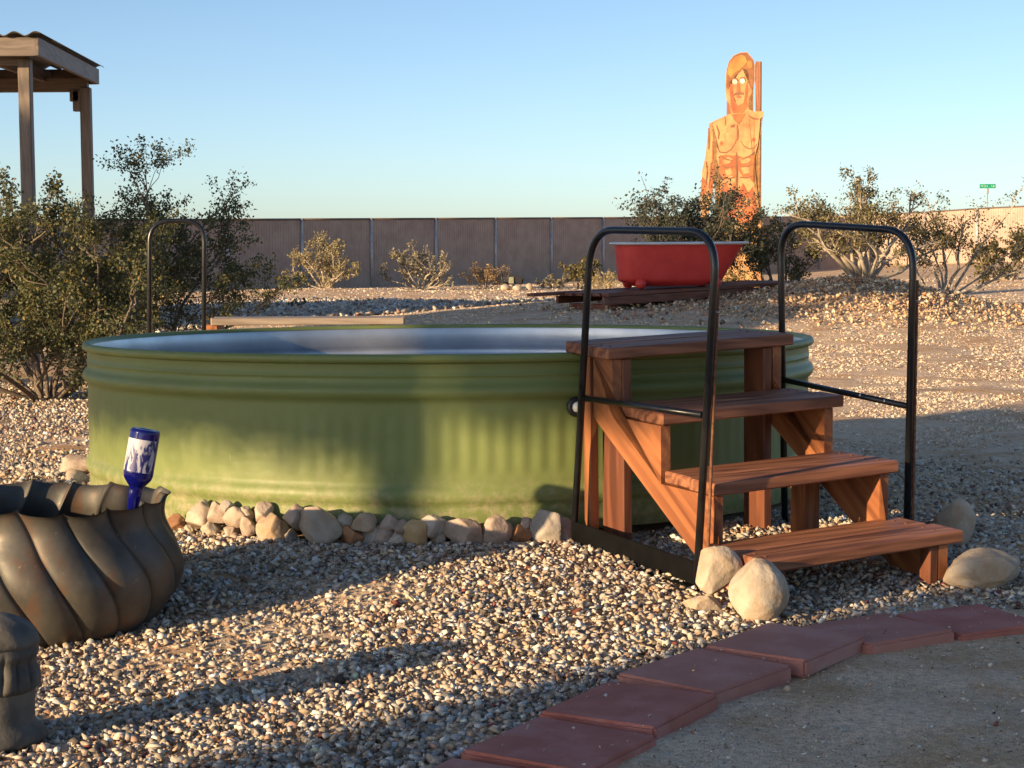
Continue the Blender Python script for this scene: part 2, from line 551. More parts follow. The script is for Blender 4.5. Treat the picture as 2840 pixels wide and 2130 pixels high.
def pyramid(seed):
    """a bump of coarse sand: four sloping faces, no underside"""
    rg = np.random.default_rng(seed)
    a = np.arange(4) * math.pi / 2 + rg.uniform(-0.35, 0.35, 4)
    V = np.concatenate([np.stack([np.cos(a), np.sin(a) * rg.uniform(0.6, 1.0), np.full(4, -0.12)], -1), [[rg.uniform(-0.3, 0.3), rg.uniform(-0.3, 0.3), rg.uniform(0.16, 0.30)]]])
    return V, np.array([(0, 1, 4), (1, 2, 4), (2, 3, 4), (3, 0, 4)])
GRITS = [pyramid(500 + i) for i in range(10)]
CHIPS = [hull_proto(300 + i, n=8, flat=0.6) for i in range(8)]

def rand_rots(n, tilt=0.5):
    """rotation matrices, free about z, tilted by up to about tilt"""
    a = RNG.uniform(0, 2 * math.pi, n); b = RNG.normal(0, tilt, n); c = RNG.normal(0, tilt, n)
    ca, sa, cb, sb, cc, s_c = np.cos(a), np.sin(a), np.cos(b), np.sin(b), np.cos(c), np.sin(c)
    Z, O = np.zeros(n), np.ones(n)
    Rz = np.stack([np.stack([ca, -sa, Z], -1), np.stack([sa, ca, Z], -1), np.stack([Z, Z, O], -1)], -2)
    Rx = np.stack([np.stack([O, Z, Z], -1), np.stack([Z, cb, -sb], -1), np.stack([Z, sb, cb], -1)], -2)
    Ry = np.stack([np.stack([cc, Z, s_c], -1), np.stack([Z, O, Z], -1), np.stack([-s_c, Z, cc], -1)], -2)
    return Rz @ Rx @ Ry

def scatter(name, pos, size, colors, m, protos=PROTOS, tilt=0.5, kind='stuff', label=None, cat=None):
    """many small stones as one mesh"""
    n = len(pos)
    rot = rand_rots(n, tilt)
    which = RNG.integers(0, len(protos), n)
    vs_, fs_, cs_, base = [], [], [], 0
    for k, (V, F) in enumerate(protos):
        ids = np.nonzero(which == k)[0]
        if not len(ids): continue
        P = np.einsum('nij,vj->nvi', rot[ids], V) * size[ids][:, None, None] + pos[ids][:, None, :]
        nv = len(V)
        vs_.append(P.reshape(-1, 3))
        fs_.append((F[None] + (base + np.arange(len(ids)) * nv)[:, None, None]).reshape(-1, 3))
        cs_.append(np.repeat(colors[ids], nv, 0))
        base += len(ids) * nv
    V = np.concatenate(vs_); F = np.concatenate(fs_); C = np.concatenate(cs_)
    me = bpy.data.meshes.new(name)
    me.vertices.add(len(V)); me.vertices.foreach_set('co', V.ravel().astype(np.float32))
    me.loops.add(F.size); me.loops.foreach_set('vertex_index', F.ravel().astype(np.int32))
    me.polygons.add(len(F))
    me.polygons.foreach_set('loop_start', np.arange(0, F.size, 3, dtype=np.int32))
    me.polygons.foreach_set('loop_total', np.full(len(F), 3, dtype=np.int32))
    at = me.color_attributes.new('Col', 'FLOAT_COLOR', 'POINT')
    at.data.foreach_set('color', np.concatenate([C, np.ones((len(C), 1))], 1).ravel().astype(np.float32))
    me.update(calc_edges=True); me.validate()
    o = link(name, me, m)
    return tag(o, label, cat, None, kind)

PAL = np.array([(0.44, 0.37, 0.28), (0.52, 0.46, 0.37), (0.36, 0.29, 0.215), (0.58, 0.54, 0.47), (0.40, 0.30, 0.21),
                (0.30, 0.27, 0.235), (0.47, 0.36, 0.27), (0.42, 0.26, 0.155), (0.27, 0.21, 0.16), (0.50, 0.40, 0.26),
                (0.34, 0.33, 0.305), (0.66, 0.63, 0.57), (0.33, 0.20, 0.14), (0.13, 0.105, 0.085), (0.15, 0.045, 0.035)])
PALW = np.array([12, 12, 11, 8, 9, 8, 9, 5, 6, 6, 6, 3, 3.0, 7, 1.0]); PALW /= PALW.sum()
PAL = PAL * 1.24
def stone_colors(n, tint=(1, 1, 1), var=0.2):
    c = PAL[RNG.choice(len(PAL), n, p=PALW)] * np.array(tint)
    return np.clip(c * RNG.normal(1.0, var, (n, 1)), 0.03, 0.78)

PATH = np.array([(-0.30, 3.42), (-0.08, 3.80), (0.105, 4.135), (0.29, 4.48), (0.505, 4.805), (0.765, 5.095), (1.055, 5.315), (1.375, 5.475), (1.72, 5.59), (2.1, 5.67)])
def path_side(x, y):
    """signed distance from the line of pavers, positive towards the tank"""
    best = np.full(np.shape(x), 1e9); sgn = np.ones(np.shape(x))
    for (ax_, ay_), (bx_, by_) in zip(PATH[:-1], PATH[1:]):
        dx, dy = bx_ - ax_, by_ - ay_
        t = np.clip(((x - ax_) * dx + (y - ay_) * dy) / (dx * dx + dy * dy), 0, 1)
        d = np.hypot(x - ax_ - t * dx, y - ay_ - t * dy)
        s_ = np.sign(dx * (y - ay_) - dy * (x - ax_))
        m_ = d < best
        best = np.where(m_, d, best); sgn = np.where(m_, s_, sgn)
    return best * sgn

def spread(n, x0, x1, y0, y1):
    return RNG.uniform(x0, x1, n), RNG.uniform(y0, y1, n)
def in_view(x, y, pad=0.35):
    return np.abs(x) < 0.29 * y + pad

def bed(n, x0, x1, y0, y1, keep, smin, smax, lift=0.25, tint=(1, 1, 1)):
    x, y = spread(n, x0, x1, y0, y1)
    k = in_view(x, y) & keep(x, y) & (np.hypot(x - TANK[0], y - TANK[1]) > TANK[2] + 0.02)
    x, y = x[k], y[k]
    s_ = RNG.uniform(0, 1, len(x)) ** 2.1 * (smax - smin) + smin
    z = land(x, y) + s_ * lift + RNG.uniform(0, 0.010, len(x))
    return np.stack([x, y, z], -1), s_, stone_colors(len(x), tint)

# gravel bed round the tank, the pot and the steps
parts = [bed(98000, -2.6, 2.6, 3.6, 7.2, lambda x, y: (path_side(x, y) > 0.15) & (RNG.uniform(0, 1, len(x)) < np.clip(1.25 - 0.0 * y, 0, 1)), 0.0060, 0.0205),
         bed(14000, 1.0, 3.4, 6.2, 10.0, lambda x, y: RNG.uniform(0, 1, len(x)) < np.clip((9.8 - y) / 2.6, 0.05, 1), 0.007, 0.02),
         bed(24000, -5.0, -1.2, 6.6, 15.5, lambda x, y: x < -1.2, 0.009, 0.028),
         bed(1800, 0.0, 2.2, 3.5, 6.0, lambda x, y: path_side(x, y) < -0.18, 0.004, 0.010, 0.2),
         bed(110, 0.0, 2.2, 3.5, 6.0, lambda x, y: path_side(x, y) < -0.2, 0.008, 0.017, 0.15),
         bed(22000, 0.0, 2.2, 3.5, 6.0, lambda x, y: path_side(x, y) < -0.165, 0.0012, 0.0046, 0.2, (1.0, 0.92, 0.83)),
         bed(70, 0.2, 2.2, 3.6, 6.0, lambda x, y: (path_side(x, y) < -0.17) & (path_side(x, y) > -0.32), 0.008, 0.016, 0.2)]
scatter('gravel', np.concatenate([p[0] for p in parts]), np.concatenate([p[1] for p in parts]), np.concatenate([p[2] for p in parts]),
        M['stone'], label='tan and cream crushed gravel covering the yard round the tank', cat='gravel')

# a few chips kicked onto the pavers
x, y = spread(900, -0.4, 1.8, 3.6, 5.8)
k = np.abs(path_side(x, y)) < 0.15
x, y = x[k], y[k]; s_ = RNG.uniform(0, 1, len(x)) ** 3 * 0.008 + 0.0016
scatter('stray_chips', np.stack([x, y, np.full(len(x), Z0 + 0.044)], -1), s_, stone_colors(len(x)), M['stone'], CHIPS, label='tiny stray chips of gravel lying on the red pavers', cat='gravel')
# loose stones over the sandy yard, larger grey cobbles on the far side, rubble on the mound
parts = []
for n_, y0, y1, a_, b_ in ((135000, 8.0, 16.0, 0.0055, 0.004), (115000, 16.0, 27.0, 0.0090, 0.006), (50000, 27.0, 50.0, 0.016, 0.010)):
    x, y = spread(n_, -0.30 * y1, 0.30 * y1, y0, y1)
    k = in_view(x, y, 0.3) & ~((np.hypot(x - TANK[0], y - TANK[1]) < 1.6)) & ((x > -1.0) | (y > 20))
    x, y = x[k], y[k]
    parts.append((x, y, RNG.uniform(0, 1, len(x)) ** 6 * b_ * 2.6 + a_))
x, y, s_ = (np.concatenate([p[i] for p in parts]) for i in range(3))
P1, S1, C1 = np.stack([x, y, land(x, y) + 0.1 * s_], -1), s_, np.clip(np.array([(0.80, 0.64, 0.48)]) * RNG.normal(1, 0.03, (len(x), 1)), 0.2, 0.78)
scatter('sand_grit', P1, S1, C1, M['stone'], GRITS, label='coarse pale sand and grit covering the yard behind the tank', cat='sand')
x, y = spread(16000, -9.0, 2.2, 22.5, 37.5)
edge = 30 + 2.0 * np.sin(x * 0.7) + 0.4 * x
k = in_view(x, y, 1.0) & (y > 24.5 + 0.9 * (x + 3.0)) & (y < 36.5 + 0.9 * np.sin(x * 1.3))
x, y = x[k], y[k]; s_ = RNG.uniform(0.035, 0.085, len(x))
scatter('cobble_bed', np.stack([x, y, land(x, y) + 0.3 * s_], -1), s_, stone_colors(len(x), (0.92, 0.96, 1.0)), M['stone'], CHIPS,
        label='grey cobbles lying in a band across the yard behind the tank', cat='cobbles')
n = 6500
x = 4.4 + RNG.normal(0, 1.5, n); y = 23.6 + RNG.normal(0, 1.1, n)
s_ = RNG.uniform(0, 1, n) ** 3 * 0.045 + 0.013
scatter('rubble', np.stack([x, y, land(x, y) + 0.3 * s_ + RNG.uniform(0, 0.05, n)], -1), s_, stone_colors(n, (1.12, 0.98, 0.82), 0.12), M['stone'], CHIPS,
        label='heap of sunlit tan rubble round the foot of the branching bush', cat='rubble')
# ------------------------------------------------------------------ round stock tank
tank = empty('stock_tank', (TANK[0], TANK[1], -0.02), 'large round olive green painted steel stock tank pool ringed by stones', 'stock tank')
TM = Matrix.Translation((TANK[0], TANK[1], 0)) @ Matrix.Rotation(R(-0.62), 4, 'X')     # it stands a little out of level
RT = TANK[2]
prof = [(RT - 0.010, -0.02), (RT - 0.004, 0.0), (RT, 0.03), (RT, 0.066)]
def bead(z0, z1, out, n=7):
    return [(RT + out * math.sin(math.pi * i / n) ** 0.8 if 0 < i < n else RT, z0 + (z1 - z0) * i / n) for i in range(n + 1)]
prof += bead(0.076, 0.146, 0.016)
prof += [(RT, 0.160)] + [(RT, 0.170 + 0.25 * i / 14) for i in range(15)]
prof += [(RT, 0.432)] + bead(0.445, 0.508, 0.021) + [(RT + 0.001, 0.522)] + bead(0.528, 0.541, 0.004, 4) + [(RT, 0.556), (RT, 0.582), (RT + 0.002, 0.588)]
def flute(a, r, z):
    k = 1.0 if 0.18 < z < 0.41 else 0.0
    if k:
        k = min(1, (z - 0.17) / 0.05) * min(1, (0.42 - z) / 0.05)
        side = 0.5 + 0.5 * math.cos(a - R(-78))            # rolled ribs come out strongest on the steps' side
        k *= 0.25 + 0.75 * max(0, side) ** 6
    return r + 0.0019 * k * math.sin(a * 150) + 0.0025 * math.sin(3 * a + 1) * math.sin(2 * z + a), z, 0.0
wall = link('wall', lathe_mesh('tank_wall', prof, 780, flute), M['tank'], tank, TM)
# rolled top rim
rimp = [(RT + 0.002, 0.584)] + [(RT + 0.006 + 0.018 * math.cos(R(-150 + 30 * i)), 0.594 + 0.017 * math.sin(R(-150 + 30 * i))) for i in range(12)]
link('rim', lathe_mesh('tank_rim', rimp, 240), M['tank'], tank, TM)
# bare galvanised inside with its own beads
inn = [(RT - 0.006, 0.600), (RT - 0.012, 0.585), (RT - 0.012, 0.556)]
inn += [(RT - 0.012 + 0.014 * math.sin(math.pi * i / 6), 0.508 - 0.06 * i / 6) for i in range(7)]
inn += [(RT - 0.012, 0.42), (RT - 0.012, 0.16)]
inn += [(RT - 0.012 + 0.014 * math.sin(math.pi * i / 6), 0.146 - 0.07 * i / 6) for i in range(7)]
inn += [(RT - 0.014, 0.05), (RT - 0.05, 0.035), (0.02, 0.03), (0.001, 0.03)]
link('inner_wall', lathe_mesh('tank_inside', inn, 240), M['galv'], tank, TM)
seam_a = R(8)
link('seam', box_mesh('seam', 0.006, 0.030, 0.565, 0.002), M['tank'], tank, TM @ Matrix.Rotation(seam_a, 4, 'Z') @ Matrix.Translation((RT + 0.004, 0, 0.293)))
# pipe fitting on the front, by the steps
fa = math.atan2(-1.437, 0.485)
FM = TM @ Matrix.Rotation(fa, 4, 'Z') @ Matrix.Translation((RT + 0.004, 0, 0.418)) @ Matrix.Rotation(R(90), 4, 'Y')
fit = link('pipe_fitting', lathe_mesh('pipe_fitting', [(0.020, 0), (0.034, 0), (0.036, 0.008), (0.034, 0.018), (0.025, 0.022), (0.020, 0.022), (0.020, 0)], 28), M['black_rubber'], tank, FM)
link('plug', lathe_mesh('plug', [(0.019, 0.004), (0.019, 0.026), (0.012, 0.036), (0.001, 0.038)], 20), M['white_plastic'], fit, FM)

# ------------------------------------------------------------------ timber steps
SA, S_TILT, S_ROLL = 0.5412, 0.0363, 0.030          # heading, forward tip and sideways tip of the settled steps
AX = Vector((math.cos(SA), math.sin(SA), 0)); FR = Vector((math.sin(SA), -math.cos(SA), 0)); UP = Vector((0, 0, 1))
FR2 = FR * math.cos(S_TILT) - UP * math.sin(S_TILT); UP2 = UP * math.cos(S_TILT) + FR * math.sin(S_TILT)
AX2 = AX * math.cos(S_ROLL) + UP2 * math.sin(S_ROLL); UP3 = UP2 * math.cos(S_ROLL) - AX * math.sin(S_ROLL)
SO = Vector((0.34, 6.291, 0.653))                    # left front corner of the top tread
def ST(a, f, z):
    """in the steps' own frame: across, forward, up from the top tread"""
    return SO + AX2 * a + FR2 * f + UP3 * z
def SR(a, f, z):
    """beside the steps but plumb: across, forward, height above datum"""
    return Vector((SO.x, SO.y, 0)) + AX * a + FR * f + UP * z
STM = Matrix((AX2, -FR2, UP3)).transposed().to_4x4(); STM.translation = SO
steps = empty('timber_steps', SR(0.4, 0.4, -0.1), 'reddish brown timber steps with four treads leading up to the tank', 'steps')
TREADS = [(-0.012, 0.790, 0.000, 0.283, 0.0), (0.012, 0.782, 0.2843, 0.283, -0.1935), (0.010, 0.778, 0.5686, 0.286, -0.387), (-0.015, 0.800, 0.853, 0.300, -0.5805)]
TH = 0.040
for a0, a1, ff, dep, z in TREADS:
    w = dep / 2 - 0.003
    for j in range(2):
        f = ff - w / 2 - j * (w + 0.006)
        jit = 0.005 * (1 if j else -1)
        board('tread_board', ST(a0 + jit, f, z - TH / 2 + 0.002 * j), ST(a1 - jit * 1.6, f, z - TH / 2 - 0.001 * j), w, TH, M['red_step'], steps, up=UP3, bev=0.005)
scr_me = lathe_mesh('screw', [(0.0055, -0.002), (0.0055, 0.0012), (0.003, 0.0018), (0.0005, 0.0010)], 8)
for a0, a1, ff, dep, z in TREADS:
    for a in (0.030, 0.730):
        for k in (0.18, 0.36, 0.64, 0.82):
            link('screw', scr_me, M['rust'], steps, Matrix.Translation(ST(a + random.uniform(-0.006, 0.006), ff - dep * k, z)) @ STM.to_3x3().to_4x4())
def stringer(a):
    out = [(-0.13, -0.043), (-0.014, -0.043), (-0.014, -0.2365), (0.270, -0.2365), (0.270, -0.430), (0.555, -0.430), (0.555, -0.6235),
           (0.840, -0.6235), (0.840, -0.735), (0.62, -0.735), (0.44, -0.625), (-0.13, -0.255)]
    me = prism_mesh('stringer', out, 0.038)                    # local x forward, z up
    sl = R(34)
    me.transform(Matrix.Rotation(-sl, 4, 'Y'))                 # so that the grain follows the slope
    Mx = Matrix((FR2, AX2, UP3)).transposed().to_4x4(); Mx.translation = ST(a, 0, 0)
    return link('stringer', me, M['red_side'], steps, Mx @ Matrix.Rotation(sl, 4, 'Y'))
stringer(0.030)
stringer(0.730)
def post(a, f, z0, z1, wa, wf, m='red_side'):
    return board('post', ST(a, f, z0), ST(a, f, z1), wa, wf, M[m], steps, up=FR2)
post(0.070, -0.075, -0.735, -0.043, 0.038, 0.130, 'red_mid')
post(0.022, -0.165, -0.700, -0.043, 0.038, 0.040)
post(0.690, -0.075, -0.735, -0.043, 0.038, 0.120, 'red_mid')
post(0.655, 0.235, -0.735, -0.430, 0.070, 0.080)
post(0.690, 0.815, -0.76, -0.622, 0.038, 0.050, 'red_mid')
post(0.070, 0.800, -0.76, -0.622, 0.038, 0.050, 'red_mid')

# ------------------------------------------------------------------ handrails
def handrail(label, a, back0, front0, b_top, f_top, cross, rad=0.0125, base=None):
    """U of black tube: feet and top corners as (forward, height)"""
    h_ = empty('handrail', SR(a, (back0[0] + front0[0]) / 2, back0[1]), label, 'handrail', 'black tube handrails')
    path = round_path([SR(a, *back0), SR(a, *b_top), SR(a, *f_top), SR(a, *front0)], 0.14, 10)
    link('frame', tube_mesh('handrail_frame', path, rad, 14), M['black_steel'], h_)
    link('crossbar', tube_mesh('crossbar', [SR(a, *cross[0]), SR(a, *cross[1])], rad * 0.86, 12), M['black_steel'], h_)
    if base:
        (f0, z0), (f1, z1), hh = base
        board('base_bar', SR(a - 0.008, f0, z0), SR(a - 0.008, f1, z1), hh, 0.008, M['matte_black'], h_, up=AX)
        board('base_flange', SR(a - 0.024, f0, z0 - hh / 2 + 0.004), SR(a - 0.024, f1, z1 - hh / 2 + 0.004), 0.040, 0.006, M['matte_black'], h_)
    return h_
hr1 = handrail('black tube handrail on the near left side of the steps', -0.045, (-0.180, -0.10), (0.540, -0.11), (-0.058, 1.056), (0.645, 1.043),
         ((-0.112, 0.478), (0.575, 0.472)), base=((-0.175, 0.005), (0.545, -0.035), 0.080))
hr2 = handrail('black tube handrail on the right side of the steps', 0.883, (-0.150, -0.10), (0.500, -0.11), (-0.186, 1.080), (0.522, 1.044),
         ((-0.163, 0.497), (0.508, 0.446)))
for f, z in ((0.270, 0.468), (0.395, 0.458)):
    link('screw_head', box_mesh('screw_head', 0.006, 0.006, 0.009, 0.002), M['white_plastic'], hr2, Matrix.Translation(SR(0.873, f, z)))
# rusty stakes wired to the front legs
def stake(label, p0, p1):
    p0, p1 = Vector(p0), Vector(p1)
    pts = [p0.lerp(p1, i / 60) for i in range(61)]
    st = empty('rebar_stake', p0, label, 'stake', 'rusty stakes beside the handrails')
    link('rod', tube_mesh('rod', pts, [0.0050 + 0.0009 * (i % 2) for i in range(61)], 8), M['rust'], st)
    for t in (0.12, 0.93):
        c = p0.lerp(p1, t)
        ring = [c + Vector((0.017 * math.cos(k * 0.524) - 0.010, 0.013 * math.sin(k * 0.524), 0.002 * math.sin(k))) for k in range(13)]
        link('wire_tie', tube_mesh('wire_tie', ring, 0.0016, 6), M['galv'], st)
stake('thin rusty stake wired to the front leg of the near left handrail', SR(-0.022, 0.562, -0.12), SR(-0.028, 0.628, 0.866))
stake('thin rusty stake wired to the front leg of the right handrail', SR(0.905, 0.505, -0.12), SR(0.903, 0.520, 0.878))

# second rail and plank bench on the far side of the tank
h_ = empty('handrail', (-1.80, 9.9, -0.1), 'black tube handrail standing behind the far left rim of the tank', 'handrail', 'black tube handrails')
path = round_path([(-1.955, 9.90, -0.12), (-1.925, 9.90, 1.137), (-1.64, 9.94, 1.137), (-1.668, 9.94, -0.12)], 0.115, 9)
link('frame', tube_mesh('handrail_frame', path, 0.0128, 14), M['black_steel'], h_)
link('crossbar', tube_mesh('crossbar', [(-1.942, 9.90, 0.45), (-1.655, 9.94, 0.45)], 0.011, 12), M['black_steel'], h_)
bench = empty('plank_bench', (-1.2, 11.1, -0.13), 'low grey plank bench seen over the far rim of the tank', 'bench')
for j in range(2):
    board('plank', (-1.775, 10.92 + 0.15 * j, 0.556), (-0.655, 11.12 + 0.15 * j, 0.546), 0.14, 0.04, M['tan_wood'], bench)
for (x_, y_) in ((-1.74, 11.0), (-0.78, 11.17)):
    board('crosspiece', (x_ - 0.03, y_ - 0.10, 0.516), (x_ - 0.03, y_ + 0.18, 0.516), 0.075, 0.038, M['red_side'], bench)
    for dy in (-0.05, 0.13):
        board('leg', (x_, y_ + dy, -0.15), (x_, y_ + dy, 0.497), 0.08, 0.08, M['tan_wood'], bench, up=(0, 1, 0))

# ------------------------------------------------------------------ stones with a shape of their own
def rock_mesh(name, w, d, h, seed, cuts=5, sub=3, rough=0.10, flatb=True, sharp=0.78):
    """rounded stone with a few broken facets; base at z = 0"""
    rg = random.Random(seed)
    bm = bmesh.new()
    bmesh.ops.create_icosphere(bm, subdivisions=sub, radius=1.0)
    planes = []
    for _ in range(cuts):
        v = Vector((rg.gauss(0, 1), rg.gauss(0, 1), rg.gauss(0, 0.8))).normalized()
        planes.append((v, rg.uniform(sharp - 0.1, sharp + 0.12)))
    off = Vector((rg.uniform(0, 50), rg.uniform(0, 50), 0))
    for v in bm.verts:
        c = v.co.copy()
        k = 1 + rough * 1.6 * noise.noise(c * 1.1 + off) + rough * 0.6 * noise.noise(c * 2.7 + off) + rough * 0.22 * noise.noise(c * 7 + off)
        c *= k
        for nrm, dist in planes:
            e = c.dot(nrm) - dist
            if e > 0:
                c -= nrm * e * 0.92
        v.co = c
    for v in bm.verts:
        v.co = Vector((v.co.x * w / 2, v.co.y * d / 2, v.co.z * h / 2))
    zs = [v.co.z for v in bm.verts]; xs = [v.co.x for v in bm.verts]
    lo, hi = min(zs), max(zs); x0, x1 = min(xs), max(xs)
    for v in bm.verts:
        v.co.z = (v.co.z - lo) * h / (hi - lo)
        v.co.x = (v.co.x - (x0 + x1) / 2) * w / (x1 - x0)
    me = from_bm(bm, name)
    me.polygons.foreach_set('use_smooth', [True] * len(me.polygons))
    return me

KIND = {'p': ('rock_pink', 'pinkish tan'), 'w': ('rock', 'cream'), 'g': ('rock_grey', 'grey brown'), 'r': ('rock_rust', 'rust brown'), 'o': ('rock_gold', 'golden')}
RING = [(-2.028, 8.532, -0.055, 0.137, 0.084, 'p'),(-1.95, 8.265, -0.055, 0.097, 0.056, 'w'),(-1.235, 6.73, -0.032, 0.07, 0.054, 'r'),(-1.187, 6.711, -0.038, 0.041, 0.029, 'p'),(-1.14, 6.656, 0.004, 0.078, 0.074, 'w'),(-1.091, 6.634, -0.022, 0.061, 0.037, 'w'),(-1.062, 6.612, 0.035, 0.069, 0.049, 'p'),(-1.027, 6.603, 0.061, 0.049, 0.033, 'g'),(-1.011, 6.594, -0.025, 0.049, 0.033, 'p'),(-0.994, 6.57, 0.024, 0.077, 0.049, 'p'),(-0.957, 6.566, 0.033, 0.049, 0.04, 'w'),(-0.947, 6.556, -0.006, 0.057, 0.047, 'p'),(-0.885, 6.531, 0.045, 0.052, 0.047, 'p'),(-0.855, 6.497, -0.034, 0.093, 0.082, 'w'),(-0.82, 6.51, -0.005, 0.041, 0.036, 'g'),(-0.783, 6.495, -0.039, 0.044, 0.041, 'g'),(-0.763, 6.471, 0.027, 0.077, 0.064, 'p'),(-0.679, 6.428, -0.029, 0.148, 0.107, 'w'),(-0.628, 6.456, -0.036, 0.031, 0.026, 'p'),(-0.59, 6.437, 0.011, 0.051, 0.051, 'g'),(-0.558, 6.417, -0.023, 0.076, 0.051, 'r'),(-0.521, 6.411, 0.027, 0.076, 0.043, 'w'),(-0.501, 6.415, -0.043, 0.061, 0.076, 'g'),(-0.449, 6.408, -0.022, 0.061, 0.048, 'p'),(-0.426, 6.407, 0.022, 0.058, 0.043, 'p'),(-0.403, 6.401, -0.042, 0.066, 0.046, 'w'),(-0.387, 6.402, 0.005, 0.061, 0.043, 'p'),(-0.343, 6.389, -0.035, 0.081, 0.076, 'o'),(-0.274, 6.39, 0.003, 0.076, 0.058, 'g'),(-0.262, 6.403, -0.027, 0.051, 0.046, 'w'),(-0.169, 6.376, -0.029, 0.121, 0.078, 'p'),(-0.111, 6.418, -0.046, 0.036, 0.025, 'r'),(-0.057, 6.396, -0.038, 0.091, 0.089, 'p'),(-0.019, 6.43, 0.003, 0.036, 0.031, 'g'),(0.033, 6.421, -0.037, 0.071, 0.058, 'r'),(0.046, 6.438, 0.017, 0.043, 0.033, 'p'),(0.115, 6.429, -0.034, 0.092, 0.097, 'g'),(0.18, 6.469, -0.002, 0.049, 0.044, 'p'),(0.183, 6.458, -0.055, 0.072, 0.064, 'p')]
ORD = ['leftmost', 'second', 'third', 'fourth', 'fifth', 'sixth', 'seventh', 'eighth', 'ninth', 'tenth', 'eleventh', 'twelfth', 'thirteenth', 'fourteenth', 'fifteenth', 'sixteenth', 'seventeenth', 'eighteenth']
count = {}
for i, (x, y, z, w, h, c) in enumerate(RING):
    k = count.get(c, 0); count[c] = k + 1
    size = 'large' if w > 0.11 else ('small' if w < 0.052 else 'fist-sized')
    where = ORD[k] if k == 0 else ORD[k] + ' from the left'
    nm = KIND[c][1]
    lab = f"{size} {nm} stone at tank's foot, {where} {'of' if k == 0 else 'among'} the {nm} ones"
    if w > 0.14: lab = "largest cream rounded boulder in the row of stones at the tank's foot"
    if c == 'o': lab = "golden yellow stone in the middle of the row at the tank's foot"
    grow = 1.22
    me = rock_mesh('ring_stone', w * grow, min(w, 0.1) * grow * 0.95, h * grow + 0.02, 500 + i, cuts=9, sub=4, rough=0.16, sharp=0.66)
    o = link('ring_stone', me, M[KIND[c][0]], None, Matrix.Translation((x, y, z - 0.022)) @ Matrix.Rotation(R(random.uniform(-25, 25)), 4, 'Z'))
    tag(o, lab, 'stone', "stones ringing the tank's foot")

def boulder(name, label, x, y, z, w, d, h, seed, m, rot=(0, 0, 0), **kw):
    me = rock_mesh(name, w, d, h, seed, sub=5, **kw)
    o = link(name, me, m, None, Matrix.Translation((x, y, z)) @ Matrix.Rotation(R(rot[2]), 4, 'Z') @ Matrix.Rotation(R(rot[1]), 4, 'Y') @ Matrix.Rotation(R(rot[0]), 4, 'X'))
    return tag(o, label, 'boulder', 'boulders flanking the steps')
boulder('boulder', 'rounded tan boulder with a split right face at the left end of the bottom tread', 0.738, 5.50, -0.135, 0.183, 0.16, 0.200, 21, M['rock'], cuts=4, rough=0.07, sharp=0.80)
boulder('boulder', 'slanted flat cream stone leaning on the handrail foot beside the round boulder', 0.622, 5.655, -0.080, 0.148, 0.085, 0.160, 35, M['rock'], rot=(0, 14, 8), cuts=5, rough=0.08, sharp=0.72)
boulder('boulder', 'broken low cream stone under the slanted flat one by the steps', 0.575, 5.575, -0.125, 0.125, 0.10, 0.068, 48, M['rock'], cuts=7, rough=0.10, sharp=0.7)
boulder('boulder', 'bean-shaped smooth beige boulder at the right end of the bottom tread', 1.535, 5.965, -0.135, 0.262, 0.15, 0.150, 77, M['rock'], rot=(0, -7, 0), cuts=1, rough=0.12, sharp=0.95)
boulder('boulder', 'upright beige boulder half hidden behind the right end of the bottom tread', 1.560, 6.62, -0.12, 0.150, 0.13, 0.215, 63, M['rock'], rot=(0, 16, 0), cuts=2, rough=0.08, sharp=0.86)

# ------------------------------------------------------------------ red pavers
PV = [(-0.085, 3.80, 62, 0), (0.105, 4.135, 60, 0.002), (0.285, 4.480, 59, 0.006), (0.503, 4.808, 48, 0.012), (0.758, 5.095, 53, 0.024), (1.055, 5.310, 30, 0.012), (1.365, 5.463, 25, 0.006), (1.715, 5.59, 20, 0.004)]
PWHERE = ['cut by the bottom edge of the photo', 'second from the bottom', 'third from the bottom', 'fourth from the bottom', 'raised highest, fifth from the bottom', 'sixth from the bottom', 'seventh from the bottom, nearest the right edge', 'beyond the right edge']
for i, (x, y, a, dz) in enumerate(PV[:7]):
    me = box_mesh('paver', 0.358 if i not in (5, 6) else 0.322, 0.316, 0.052, 0.008, 2)
    bm = bmesh.new(); bm.from_mesh(me)
    for v in bm.verts:
        v.co += Vector((noise.noise(v.co * 9 + Vector((i * 7, 0, 0))), noise.noise(v.co * 9 + Vector((0, i * 5, 3))), 0)) * 0.003
    bm.to_mesh(me); bm.free()
    o = link('paver', me, M['paver' if i in (1, 2, 6) else 'paver_fade'], None, Matrix.Translation((x, y, Z0 + 0.004 + dz)) @ Matrix.Rotation(R(a), 4, 'Z') @ Matrix.Rotation(R(random.uniform(-1.2, 1.2)), 4, 'X') @ Matrix.Rotation(R(random.uniform(-1.2, 1.2)), 4, 'Y'))
    tag(o, f'square red concrete paver of the curved edging, {PWHERE[i]}', 'paver', 'red pavers edging the gravel')
tag(link('flat_stone', rock_mesh('flat_stone', 0.06, 0.03, 0.022, 91, cuts=6, sub=3, sharp=0.7), M['rock'], None, Matrix.Translation((1.155, 4.50, Z0 - 0.004))),
    'small flat brown stone lying alone on the bare dirt right of the pavers', 'stone')

